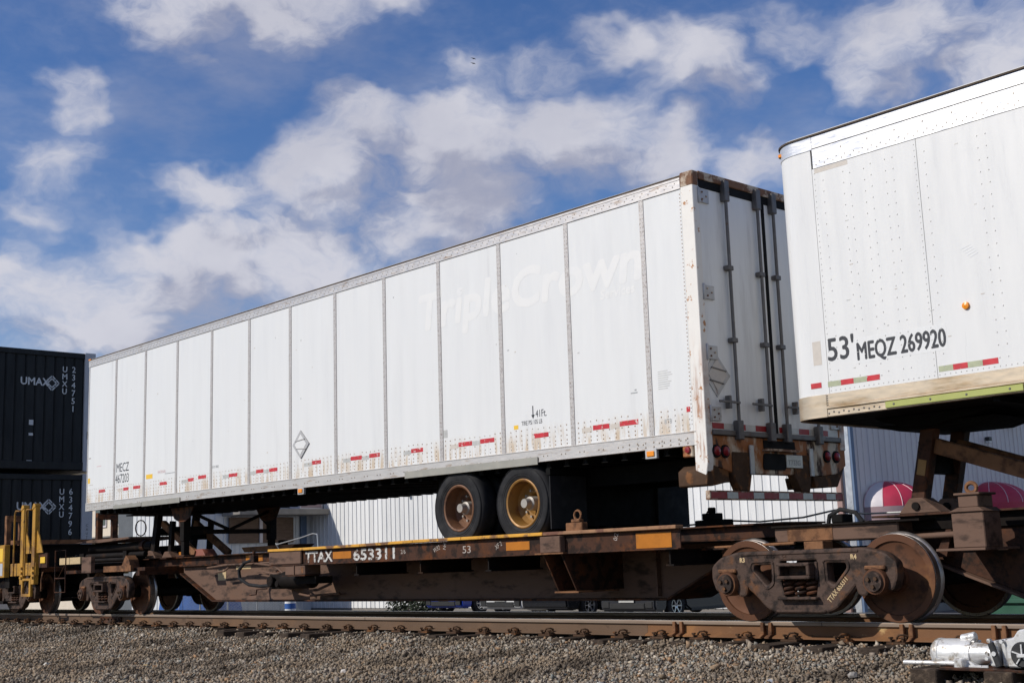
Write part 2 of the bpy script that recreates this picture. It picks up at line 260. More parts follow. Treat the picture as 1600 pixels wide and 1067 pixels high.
mat('fence_wire', (0.36, 0.37, 0.37), 0.45, 0.6, var=0.1)
mat('tank_white', (0.70, 0.71, 0.72), 0.4, var=0.05)
mat('hedge', (0.022, 0.034, 0.015), 0.8, var=0.4, vscale=9)
mat('red_box', (0.26, 0.085, 0.055), 0.5, var=0.15)
mat('bird_dark', (0.01, 0.01, 0.012), 0.8, var=0.0)
mat('strip_green', (0.36, 0.38, 0.11), 0.45, 0.2, var=0.08, vscale=3)
mat('strip_steel', (0.36, 0.34, 0.29), 0.45, 0.4, var=0.15, vscale=3)

# ------------------------------------------------------------------ mesh helpers
class MB:
    def __init__(s): s.v = []; s.f = []
    def add(s, vs, fs):
        k = len(s.v); s.v += [tuple(map(float, p)) for p in vs]; s.f += [tuple(i + k for i in f) for f in fs]; return s
    def box(s, x0, x1, y0, y1, z0, z1):
        return s.add([(x0,y0,z0),(x1,y0,z0),(x1,y1,z0),(x0,y1,z0),(x0,y0,z1),(x1,y0,z1),(x1,y1,z1),(x0,y1,z1)],
                     [(0,3,2,1),(4,5,6,7),(0,1,5,4),(1,2,6,5),(2,3,7,6),(3,0,4,7)])
    def bar(s, p0, p1, w, h, up=(0, 0, 1)):
        p0, p1 = Vector(p0), Vector(p1); d = (p1 - p0).normalized(); u = Vector(up)
        if abs(d.dot(u)) > 0.99: u = Vector((0, 1, 0))
        a = d.cross(u).normalized(); b = a.cross(d).normalized(); vs = []
        for p in (p0, p1):
            for i, j in ((-1,-1),(1,-1),(1,1),(-1,1)): vs.append(p + a * (i * w / 2) + b * (j * h / 2))
        return s.add(vs, [(3,2,1,0),(4,5,6,7),(0,1,5,4),(1,2,6,5),(2,3,7,6),(3,0,4,7)])
    def cyl(s, p0, p1, r, n=16, r1=None):
        p0, p1 = Vector(p0), Vector(p1); d = (p1 - p0).normalized(); u = Vector((0, 0, 1)) if abs(d.z) < 0.9 else Vector((1, 0, 0))
        a = d.cross(u).normalized(); b = a.cross(d); r1 = r if r1 is None else r1; vs = []
        for p, rr in ((p0, r), (p1, r1)):
            for i in range(n):
                t = 2 * math.pi * i / n; vs.append(p + a * (math.cos(t) * rr) + b * (math.sin(t) * rr))
        fs = [(i, (i + 1) % n, n + (i + 1) % n, n + i) for i in range(n)] + [tuple(range(n - 1, -1, -1)), tuple(range(n, 2 * n))]
        return s.add(vs, fs)
    def lathe(s, prof, c, n=40, axis='y'):
        # prof: closed loop of (radius, offset along axis)
        m = len(prof); vs = []
        for i in range(n):
            t = 2 * math.pi * i / n; ct, st = math.cos(t), math.sin(t)
            for r, o in prof:
                if axis == 'y': vs.append((c[0] + r * ct, c[1] + o, c[2] + r * st))
                elif axis == 'x': vs.append((c[0] + o, c[1] + r * ct, c[2] + r * st))
                else: vs.append((c[0] + r * ct, c[1] + r * st, c[2] + o))
        fs = []
        for i in range(n):
            j = (i + 1) % n
            for k in range(m):
                l = (k + 1) % m
                fs.append((i * m + k, i * m + l, j * m + l, j * m + k))
        return s.add(vs, fs)
    def prism(s, pts, a, b, plane='xz'):
        n = len(pts); vs = []
        for o in (a, b):
            for p, q in pts: vs.append({'xz': (p, o, q), 'yz': (o, p, q), 'xy': (p, q, o)}[plane])
        fs = [tuple(range(n - 1, -1, -1)), tuple(range(n, 2 * n))] + [(i, (i + 1) % n, n + (i + 1) % n, n + i) for i in range(n)]
        return s.add(vs, fs)
    def tube(s, path, r, n=8):
        P = [Vector(p) for p in path]; m = len(P); vs = []; prev = None
        for i, p in enumerate(P):
            d = (P[min(i + 1, m - 1)] - P[max(i - 1, 0)]).normalized()
            if prev is None:
                u = Vector((0, 0, 1)) if abs(d.z) < 0.9 else Vector((0, 1, 0)); a = d.cross(u).normalized()
            else:
                a = (prev - d * prev.dot(d)).normalized()
            prev = a; b = d.cross(a)
            for k in range(n):
                t = 2 * math.pi * k / n; vs.append(p + a * (math.cos(t) * r) + b * (math.sin(t) * r))
        fs = [(i * n + k, i * n + (k + 1) % n, (i + 1) * n + (k + 1) % n, (i + 1) * n + k) for i in range(m - 1) for k in range(n)]
        fs += [tuple(range(n - 1, -1, -1)), tuple(range((m - 1) * n, m * n))]
        return s.add(vs, fs)
    def dome(s, c, r, nrm, h=None, n=6):
        # small rivet head on a plane with normal nrm
        c = Vector(c); nrm = Vector(nrm); u = Vector((0, 0, 1)) if abs(nrm.z) < 0.9 else Vector((1, 0, 0)); a = nrm.cross(u).normalized(); b = a.cross(nrm); h = r * 0.6 if h is None else h
        vs = [c + a * (math.cos(2*math.pi*i/n) * r) + b * (math.sin(2*math.pi*i/n) * r) for i in range(n)] + [c + nrm * h + a * (math.cos(2*math.pi*i/n) * r * .55) + b * (math.sin(2*math.pi*i/n) * r * .55) for i in range(n)]
        return s.add(vs, [(i, (i + 1) % n, n + (i + 1) % n, n + i) for i in range(n)] + [tuple(range(n, 2 * n))])
    def mesh(s, name, bevel=0.0, seg=1, sharp=35, recalc=True):
        me = bpy.data.meshes.new(name); me.from_pydata(s.v, [], s.f)
        if recalc or bevel:
            bm = bmesh.new(); bm.from_mesh(me)
            if recalc: bmesh.ops.recalc_face_normals(bm, faces=bm.faces)
            if bevel: bmesh.ops.bevel(bm, geom=[e for e in bm.edges if len(e.link_faces) == 2 and e.calc_face_angle(0) > 0.5], offset=bevel, segments=seg, affect='EDGES', clamp_overlap=True)
            bm.to_mesh(me); bm.free()
        me.polygons.foreach_set('use_smooth', [True] * len(me.polygons)); me.set_sharp_from_angle(angle=R(sharp))
        return me

def chain_off(p):
    o = Vector((0, 0, 0))
    while p is not None: o += p.location; p = p.parent
    return o
def link(name, me, m, parent=None, label=None, cat=None, group=None, kind=None, world=True):
    ob = bpy.data.objects.new(name, me); COL.objects.link(ob)
    if m is not None:
        me.materials.clear(); me.materials.append(MATS[m])
    if parent is not None:
        ob.parent = parent
        if world:
            o = chain_off(parent)
            if o.length > 0: me.transform(Matrix.Translation(-o))
    if label: ob['label'] = label
    if cat: ob['category'] = cat
    if group: ob['group'] = group
    if kind: ob['kind'] = kind
    return ob
def part(name, mb, m, parent, bevel=0.0, seg=1, sharp=35, world=True, label=None, kind=None):
    return link(name, mb.mesh(name, bevel, seg, sharp), m, parent, label=label, kind=kind, world=world)
def thing(name, label, cat, loc=(0, 0, 0), group=None, roty=0.0):
    ob = bpy.data.objects.new(name, None); COL.objects.link(ob); ob.location = loc; ob.rotation_euler = (0, roty, 0); ob.empty_display_size = 0.3
    ob['label'] = label; ob['category'] = cat
    if group: ob['group'] = group
    return ob
def copy_tree(o, parent=None):
    c = o.copy(); COL.objects.link(c); c.parent = parent
    for ch in list(o.children): copy_tree(ch, c)
    return c
def inst(name, me, parent, loc, rot=(0, 0, 0), scale=(1, 1, 1)):
    ob = bpy.data.objects.new(name, me); COL.objects.link(ob); ob.parent = parent; ob.location = loc; ob.rotation_euler = rot; ob.scale = scale; return ob
def curve_mesh(name, loops, thick, bev=0.0):
    cu = bpy.data.curves.new(name, 'CURVE'); cu.dimensions = '2D'; cu.fill_mode = 'BOTH'; cu.extrude = max(0.0005, thick / 2 - bev); cu.bevel_depth = bev; cu.bevel_resolution = 1
    for L in loops:
        sp = cu.splines.new('POLY'); sp.points.add(len(L) - 1)
        for p, (x, y) in zip(sp.points, L): p.co = (x, y, 0, 1)
        sp.use_cyclic_u = True
    ob = bpy.data.objects.new(name, cu); COL.objects.link(ob); dg = bpy.context.evaluated_depsgraph_get(); dg.update()
    me = bpy.data.meshes.new_from_object(ob.evaluated_get(dg)); bpy.data.objects.remove(ob); bpy.data.curves.remove(cu)
    me.name = name; return me
def rounded(pts, r, n=4):
    out = []; m = len(pts)
    for i in range(m):
        a, b, c = Vector(pts[i - 1]), Vector(pts[i]), Vector(pts[(i + 1) % m]); u, v = (a - b), (c - b)
        k = min(r, u.length * 0.45, v.length * 0.45); p0 = b + u.normalized() * k; p1 = b + v.normalized() * k
        for j in range(n + 1):
            t = j / n; q = p0 * (1 - t) ** 2 + b * (2 * t * (1 - t)) + p1 * t * t; out.append((q.x, q.y))
    return out
XZ = Matrix(((1,0,0,0),(0,0,-1,0),(0,1,0,0),(0,0,0,1)))      # drawing plane -> upright plate facing -Y
YZ = Matrix(((0,0,1,0),(1,0,0,0),(0,1,0,0),(0,0,0,1)))       # drawing plane -> upright plate facing +X
def plate(name, outer, holes, y, thick, m, parent, bev=0.01, world=True, plane=XZ, label=None):
    me = curve_mesh(name, [outer] + holes, thick, bev); me.transform(plane)
    me.transform(Matrix.Translation((0, y, 0)) if plane is XZ else Matrix.Translation((y, 0, 0)))
    me.polygons.foreach_set('use_smooth', [True] * len(me.polygons)); me.set_sharp_from_angle(angle=R(30))
    return link(name, me, m, parent, world=world, label=label)
def text(name, s, m, parent, loc, size, plane=XZ, fat=0.0, sx=1.0, bold=0.0, ext=0.0012, align='LEFT', rot=0.0, world=True, spacing=1.0, shear=0.0):
    cu = bpy.data.curves.new(name, 'FONT'); cu.body = s; cu.size = size; cu.extrude = ext; cu.offset = fat; cu.align_x = align; cu.space_character = spacing; cu.shear = shear; cu.resolution_u = 3
    ob = bpy.data.objects.new(name, cu); COL.objects.link(ob); dg = bpy.context.evaluated_depsgraph_get(); dg.update()
    me = bpy.data.meshes.new_from_object(ob.evaluated_get(dg)); bpy.data.objects.remove(ob); bpy.data.curves.remove(cu); me.name = name
    me.transform(Matrix.Diagonal((sx, 1, 1, 1)))
    if bold:
        bm = bmesh.new()
        ring = [(bold * math.cos(t * math.pi / 4), bold * math.sin(t * math.pi / 4)) for t in range(0, 8, 1 if bold > .01 else 2)]
        for k, (ox, oy) in enumerate(ring):
            c_ = me.copy(); c_.transform(Matrix.Translation((ox, oy, (.00004 if bold > .01 else .0001) * k))); bm.from_mesh(c_); bpy.data.meshes.remove(c_)
        bm.to_mesh(me); bm.free()
    me.transform(Matrix.Rotation(rot, 4, 'Z')); me.transform(plane); me.transform(Matrix.Translation(loc))
    me.polygons.foreach_set('use_smooth', [False] * len(me.polygons))
    return link(name, me, m, parent, world=world)

# ------------------------------------------------------------------ ground, ballast, track
def zb(y):
    ys = [-400, -9, -5, -3.2, -2.0, -1.25, 1.25, 2.2, 3.5, 5.5, 9, 17.5, 19.5, 700]
    zs = [-0.60, -0.52, -0.47, -0.42, -0.335, -0.235, -0.235, -0.36, -0.62, -0.80, -0.85, -0.88, -1.2, -1.2]
    return np.interp(y, ys, zs)
mb = MB(); ys = [-400, -60, -20, -9, -5, -3.2, -2, -1.25, 1.25, 2.2, 3.5, 5.5, 9, 17.5, 19.5, 60, 200, 700]
for i, y in enumerate(ys): mb.v += [(-700, y, float(zb(y)) - 0.03), (400, y, float(zb(y)) - 0.03)]
mb.f = [(2*i, 2*i+1, 2*i+3, 2*i+2) for i in range(len(ys) - 1)]
link('ground', mb.mesh('ground'), 'yard_ground', kind='structure')
mb = MB(); ny = 90; nx = 200; gx = np.linspace(-75, 25, nx); gy = np.linspace(-10, 3.4, ny)
hz = rng.normal(0, 0.012, (nx, ny))
for i in range(nx):
    for j in range(ny): mb.v.append((gx[i], gy[j], float(zb(gy[j])) - 0.012 + hz[i, j]))
mb.f = [(i*ny+j, (i+1)*ny+j, (i+1)*ny+j+1, i*ny+j+1) for i in range(nx-1) for j in range(ny-1)]
link('ballast_bed', mb.mesh('ballast_bed', recalc=False), 'ballast_bed', kind='structure')

def scatter_stones():
    # jittered grid over the shoulder the camera sees, a margin on every side
    pts = []
    def fill(x0, x1, y0, y1, step, keep, s0, s1):
        xs = np.arange(x0, x1, step); yy = np.arange(y0, y1, step); X, Y = np.meshgrid(xs, yy); X = X.ravel(); Y = Y.ravel()
        X = X + rng.uniform(-.55, .55, X.shape) * step; Y = Y + rng.uniform(-.55, .55, Y.shape) * step
        k = keep(X, Y); X, Y = X[k], Y[k]; S = s0 * (s1 / s0) ** (rng.random(X.shape) ** 1.7)
        pts.append(np.stack([X, Y, S], 1))
    lo = lambda X: np.where(X > -5.5, np.interp(X, [-5.5, 4.2, 7], [-7.3, -2.9, -1.4]), np.interp(X, [-26, -5.5], [0.0, -7.3]))
    near = lambda X, Y: (Y > lo(X)) & (Y < -0.86)
    fill(-9, 5.6, -7.6, -0.86, 0.031, near, 0.009, 0.027)
    fill(-9, 5.6, -7.6, -0.86, 0.095, near, 0.018, 0.038)
    fill(-26, -9, -6.5, -0.86, 0.048, near, 0.014, 0.033)
    fill(-24, 6, -0.62, 0.62, 0.10, lambda X, Y: X == X, 0.025, 0.05)
    fill(-26, 6, 0.85, 2.6, 0.12, lambda X, Y: X == X, 0.03, 0.05)
    P = np.concatenate(pts); n = len(P)
    ico = np.array([(-1,-1,-1),(1,-1,-1),(1,1,-1),(-1,1,-1),(-1,-1,1),(1,-1,1),(1,1,1),(-1,1,1)]) * .66
    fac = np.array([(0,3,2),(0,2,1),(4,5,6),(4,6,7),(0,1,5),(0,5,4),(1,2,6),(1,6,5),(2,3,7),(2,7,6),(3,0,4),(3,4,7)])
    V = ico[None] * rng.uniform(.35, 1.35, (n, 8, 1)) * rng.uniform(.75, 1.25, (n, 8, 3)) * np.stack([rng.uniform(.8, 1.5, n), rng.uniform(.7, 1.1, n), rng.uniform(.5, .9, n)], 1)[:, None]
    a = rng.uniform(0, 6.283, n); b = rng.uniform(-1.4, 1.4, n)
    ca, sa, cb, sb = np.cos(a)[:, None], np.sin(a)[:, None], np.cos(b)[:, None], np.sin(b)[:, None]
    x, y, z = V[..., 0], V[..., 1], V[..., 2]
    x, z = x * cb - z * sb, x * sb + z * cb
    x, y = x * ca - y * sa, x * sa + y * ca
    S = P[:, 2:3]
    zz = zb(P[:, 1]) + rng.uniform(-.5, 1.15, n) * P[:, 2] + 0.012 * np.sin(P[:, 0] * 2.3 + P[:, 1] * 3.1)
    Vt = np.stack([x * S + P[:, 0:1], y * S + P[:, 1:2], z * S + zz[:, None]], -1).reshape(-1, 3)
    F = (fac[None] + 8 * np.arange(n)[:, None, None]).reshape(-1, 3)
    me = bpy.data.meshes.new('ballast_stones'); me.vertices.add(len(Vt)); me.vertices.foreach_set('co', Vt.ravel().astype(np.float32))
    me.loops.add(F.size); me.loops.foreach_set('vertex_index', F.ravel().astype(np.int32)); me.polygons.add(len(F))
    me.polygons.foreach_set('loop_start', np.arange(0, F.size, 3, dtype=np.int32)); me.polygons.foreach_set('loop_total', np.full(len(F), 3, np.int32)); me.update()
    o = link('ballast_stones', me, 'stone', label='grey and brown crushed ballast stones beside the near rail', cat='gravel', kind='stuff')
    print('stones', n)
scatter_stones()

# rails
HEAD = [(-.036,-.038),(-.038,-.012),(-.030,-.001),(.030,-.001),(.038,-.012),(.036,-.038),(.009,-.050),(-.009,-.050)]
BODY = [(-.0085,-.048),(.0085,-.048),(.012,-.135),(.070,-.160),(.072,-.172),(-.072,-.172),(-.070,-.160),(-.012,-.135)]
clipm = MB()                                     # one curled spring clip, local to the tie plate edge
clipm.tube([(-.05,0,.0),(-.045,-.03,.03),(-.01,-.045,.055),(.03,-.03,.06),(.055,0,.045),(.03,.03,.03),(-.02,.035,.02)], .011, 6)
clip_me = clipm.mesh('spring_clip'); clip_me.materials.append(MATS['clip_rust'])
tpm = MB().box(-.10,.10,-.17,.17,-.022,-.001).box(-.095,.095,-.11,-.085,-.001,.022).box(-.095,.095,.085,.11,-.001,.022); tp_me = tpm.mesh('tie_plate', .003); tp_me.materials.append(MATS['clip_rust'])
spm = MB().cyl((0,0,-.02),(0,0,.035),.012,6).box(-.018,.018,-.018,.018,.030,.048); sp_me = spm.mesh('spike', .002); sp_me.materials.append(MATS['clip_rust'])
brm = MB().box(-.02,.02,-.062,-.012,-.125,-.012).prism([(-.14,-.165),(-.012,-.165),(-.012,-.10)], -.02, .02, 'yz'); br_me = brm.mesh('rail_brace', .004); br_me.materials.append(MATS['car_rust'])
ties_x = [round(-60 + .6 * i + random.uniform(-.025, .025), 3) for i in range(118)]
for yc, lab in ((-0.755, 'rusty near rail with spring clips and joint bars in front of the train'), (0.755, 'far rail with a shiny top behind the train wheels')):
    r = thing('rail', lab, 'rail', (0, yc, 0))
    part('rail_web', MB().prism([(a + yc, b) for a, b in BODY], -75, -1.452, 'yz'), 'rail_brown', r); part('rail_web', MB().prism([(a + yc, b) for a, b in BODY], -1.448, 25, 'yz'), 'rail_rust', r)
    part('rail_head', MB().prism([(a + yc, b) for a, b in HEAD], -75, 25, 'yz'), 'rail_head', r)
    part('running_surface', MB().box(-75, 25, yc - .026, yc + .026, -.0009, .0008), 'rail_top', r)
    if yc < 0:
        for tx in ties_x:
            if -26 < tx < 6:
                inst('spring_clip', clip_me, r, (tx + random.uniform(-.02,.02), -.075, -.165), (0, 0, random.uniform(-.25, .25)))
        for jx, jl in ((-15.3, .92), (-4.05, .0)):
            if jl:
                jb = part('joint_bar', MB().prism([(yc-.046,-.044),(yc-.030,-.046),(yc-.018,-.08),(yc-.022,-.13),(yc-.060,-.150),(yc-.075,-.158),(yc-.062,-.135),(yc-.040,-.10)], jx - jl/2, jx + jl/2, 'yz'), 'car_brown', r)
                for k in range(6):
                    part('bolt', MB().cyl((jx-.38+.152*k, yc-.035, -.092), (jx-.38+.152*k, yc-.068, -.092), .018, 6), 'clip_rust', jb)
        for bx in (0.18, 0.28, 1.80, 1.90, 2.72, 2.82, -1.02, -.92):
            inst('rail_brace', br_me, r, (bx, 0, 0))
        for jx in (-18.6, -12.2, -6.9, .9):
            part('rail_gap', MB().box(jx, jx + .006, yc - .0394, yc - .0355, -.04, -.004), 'under_dark', r)
tie_me = {}
def tie(x, y0, y1, label, group, dz=0.0):
    key = (y0, y1)
    if key not in tie_me:
        m_ = MB().box(-.115, .115, y0, y1, -.36, -.194).mesh('sleeper', .008); m_.materials.append(MATS['tie_wood']); tie_me[key] = m_
    o = bpy.data.objects.new('railway_sleeper', tie_me[key]); COL.objects.link(o); o.location = (x, 0, random.uniform(-.004, .004) + dz); o.rotation_euler = (0, 0, random.uniform(-.012, .012))
    o['label'] = label; o['category'] = 'sleeper'; o['group'] = group
    for yc in (-.755, .755):
        inst('tie_plate', tp_me, o, (0, yc, -.172))
        if yc < 0 and -26 < x < 6:
            inst('spike', sp_me, o, (.06, yc - .135, -.172), (0, 0, random.random())); inst('spike', sp_me, o, (-.07, yc - .13, -.172), (0, 0, random.random()))
for tx in ties_x:
    if tx > 8: continue
    if -9.7 < tx < -6.9: tie(tx, -1.62, 1.3, 'long dark wooden sleeper end sticking out of the ballast', 'long sleeper ends left of the middle')
    elif 0.2 < tx < 1.8: tie(tx, -1.40, 1.3, 'exposed wooden sleeper end below the near bogie', 'sleeper ends below the bogie')
    elif 2.5 <= tx < 3.9: tie(tx, -2.50, 1.3, 'long wooden sleeper carrying the silver switch machine', 'sleepers under the switch machine', -.055)
    else: tie(tx, -1.28, 1.3, 'weathered short wooden sleeper bedded in the ballast under the rails', 'short sleepers along the track')

# ------------------------------------------------------------------ white metal building
WY = 20.0; CX = -11.8; GZ = -1.20; HT = 6.2
b = thing('metal_building', 'white ribbed metal building behind the train with red dome awnings', 'building', (-26, 26, GZ))
part('wall_core', MB().box(-40.3, CX - .06, WY + .06, 40, GZ, HT - .05), 'wall_dark', b)
part('roof', MB().prism([(WY - .4, HT), (WY + 10, HT + .8), (40.4, HT), (40.4, HT - .12), (WY - .4, HT - .12)], -40.5, CX + .4, 'yz'), 'roof_grey', b)
part('foundation', MB().box(-40.25, CX - .02, WY + .02, 40, GZ - .2, GZ + .25), 'roof_grey', b)
# each ribbed sheet panel is a piece of its own
def rib_panel(w, h, name):
    pr = [(0, 0), (w * .80, 0), (w * .84, -.028), (w * .95, -.028), (w * .985, 0), (w * .985, .012), (0, .012)]
    m_ = MB(); n = len(pr)
    for z in (0, h):
        for p, q in pr: m_.v.append((p, q, z))
    m_.f = [(i, (i+1) % n, n + (i+1) % n, n + i) for i in range(n)] + [tuple(range(n)), tuple(range(2*n-1, n-1, -1))]
    return m_.mesh(name, 0, 1, 20)
sid_me = rib_panel(.305, HT - GZ - .35, 'siding_panel'); sid_me.materials.append(MATS['siding_white'])
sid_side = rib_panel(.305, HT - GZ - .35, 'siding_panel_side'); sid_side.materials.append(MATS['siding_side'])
k = 0; x = -40.0
while x < CX - .3:
    inst('siding_panel', sid_me, b, (x + 26, WY - 26 + random.uniform(-.003, .003), .25)); x += .305
y = WY + .05
while y < 36:
    inst('siding_panel', sid_side, b, (CX + 26 + random.uniform(-.003, .003), y - 26, .25), (0, 0, math.pi / 2)); y += .305
part('corner_trim', MB().box(CX - .02, CX + .05, WY - .06, WY + .10, GZ, HT), 'trim_blue', b)
part('corner_flashing', MB().box(CX - .22, CX - .025, WY - .07, WY - .03, GZ, HT), 'pipe_steel', b)
part('downspout', MB().box(CX - .52, CX - .34, WY - .14, WY - .03, GZ, HT), 'pipe_pink', b, .01)
def lamp(bx, by, bz, nx, ny):
    w = part('wall_lamp', MB().box(bx - .10 if ny else bx, bx + .10 if ny else bx + .16, by - .16 if ny else by - .10, by if ny else by + .10, bz, bz + .13), 'machine_black', b, .015)
    part('lamp_lens', MB().box(bx - .08 if ny else bx + .02, bx + .08 if ny else bx + .15, by - .15 if ny else by - .085, by - .02 if ny else by + .085, bz - .07, bz + .001), 'lamp_clear', w, .01)
lamp(-32.6, WY - .05, 3.60, 0, 1); lamp(CX + .05, 28.05, 4.10, 1, 0)
ac = part('window_unit', MB().box(CX + .03, CX + .28, 29.2, 30.1, 4.75, 5.25), 'awning_white', b, .01)
part('grille', MB().box(CX + .282, CX + .30, 29.27, 30.03, 4.80, 5.2), 'machine_black', ac)
def awning(y0, y1, z0, zt):
    # ribbed dome awning on the +X wall: gores between ribs, a straight band below
    cy = (y0 + y1) / 2; ry = (y1 - y0) / 2; rz = zt - z0; dep = 1.25; n = 7
    def p(u, v):    # u 0..pi round the dome in plan, v 0..pi/2 upwards
        return (CX + .05 + dep * math.sin(u) * math.cos(v), cy - ry * math.cos(u) * math.cos(v), z0 + rz * math.sin(v))
    aw = bpy.data.objects.new('dome_awning', None); COL.objects.link(aw); aw.parent = b; aw.location = (0, 0, 0)
    me = MB()
    for i in range(n):
        m_ = MB(); S = 4; K = 8
        for a in range(S + 1):
            for c in range(K + 1):
                q = Vector(p(math.pi * (i + a / S) / n, math.pi / 2 * c / K)); m_.v.append(tuple(q))
        m_.f = [(a*(K+1)+c, (a+1)*(K+1)+c, (a+1)*(K+1)+c+1, a*(K+1)+c+1) for a in range(S) for c in range(K)]
        part('gore', m_, 'awning_white' if i == 0 and y0 < 24 else 'awning_red', aw, sharp=80)
    for i in range(n + 1):
        part('awning_rib', MB().tube([p(math.pi * i / n, math.pi / 2 * c / 10) for c in range(11)], .014, 5), 'awning_seam', aw)
    m_ = MB(); S = 28
    for a in range(S + 1):
        q = p(math.pi * a / S, 0); m_.v += [q, (q[0], q[1], z0 - .38)]
    m_.f = [(2*a, 2*a+1, 2*a+3, 2*a+2) for a in range(S)]
    part('valance', m_, 'awning_band' if y0 < 24 else 'awning_red', aw, sharp=80)
    part('door', MB().box(CX + .02, CX + .05, y0 + .25, y1 - .25, GZ + .1, z0 - .1), 'wall_dark', b)
    return aw
awning(20.35, 22.75, 1.90, 2.66); awning(26.7, 29.15, 2.02, 2.74)
# protruding wing, its side wall shaded, a boarded window under a flat porch roof
w = thing('building_wing', 'pale sided wing with boarded window and flat porch roof behind the landing gear', 'building', (-44, 17, GZ))
part('wall_core', MB().box(-46.0, -40.06, 13.71, 24, GZ, 5.0), 'wall_dark', w)
part('roof', MB().box(-46.2, -39.8, 13.4, 24.2, 5.0, 5.2), 'roof_grey', w)
wm = rib_panel(.40, 5.0 - GZ, 'wing_siding'); wm.materials.append(MATS['siding_wing'])
x = -44.4
while x < -40.4: inst('siding_panel', wm, w, (x + 44, 13.65 - 17, 0)); x += .40
y = 13.7
while y < 19.8: inst('siding_panel', wm, w, (-40 + 44, y - 17, 0), (0, 0, math.pi / 2)); y += .40
part('downspout', MB().box(-40.02, -39.88, 13.55, 13.69, GZ, 5.0), 'pipe_brown', w, .01)
part('boarded_window', MB().box(-39.95, -39.86, 15.85, 19.05, 1.95, 3.05), 'plywood', w)
part('window_mullion', MB().box(-39.858, -39.80, 17.3, 17.45, 1.95, 3.05), 'awning_white', w)
part('porch_roof', MB().box(-39.9, -38.4, 15.5, 20.0, 3.10, 3.34), 'roof_grey', w, .01)
part('vent_cap', MB().box(-39.5, -39.0, 16.4, 17.2, 3.345, 3.50).box(-39.6, -38.9, 16.3, 17.3, 3.52, 3.60), 'pipe_steel', w)
acu = part('condenser', MB().box(-39.6, -38.8, 18.7, 19.9, 3.345, 4.0), 'awning_white', w, .01)
part('louvre', MB().box(-38.798, -38.78, 18.78, 19.82, 3.42, 3.95), 'awning_band', acu)
part('door', MB().box(-39.95, -39.87, 19.45, 19.75, .6, 3.1), 'trim_blue', w)
# beige house
h = thing('beige_house', 'beige house with dark windows seen left below the trailer nose', 'house', (-50, 17, GZ))
part('wall', MB().box(-60, -46.4, 15.0, 24, GZ, 6), 'beige_wall', h)
part('roof', MB().prism([(14.5, 6), (19.5, 8), (24.5, 6)], -60.4, -46.2, 'yz'), 'roof_grey', h)
for wx in (-52.4, -50.6, -48.9):
    f = part('window', MB().box(wx - .62, wx + .62, 14.94, 14.998, 3.1, 4.8), 'awning_white', h)
    for s in (-1, 1): part('pane', MB().box(wx + s * .30 - .25, wx + s * .30 + .25, 14.92, 14.938, 3.2, 4.7), 'glass_dark', f)
part('porch_eave', MB().box(-54, -46.6, 14.2, 14.998, 2.45, 2.62), 'roof_grey', h)
part('eave_gutter', MB().box(-54, -46.6, 14.1, 14.198, 2.42, 2.55), 'under_dark', h)

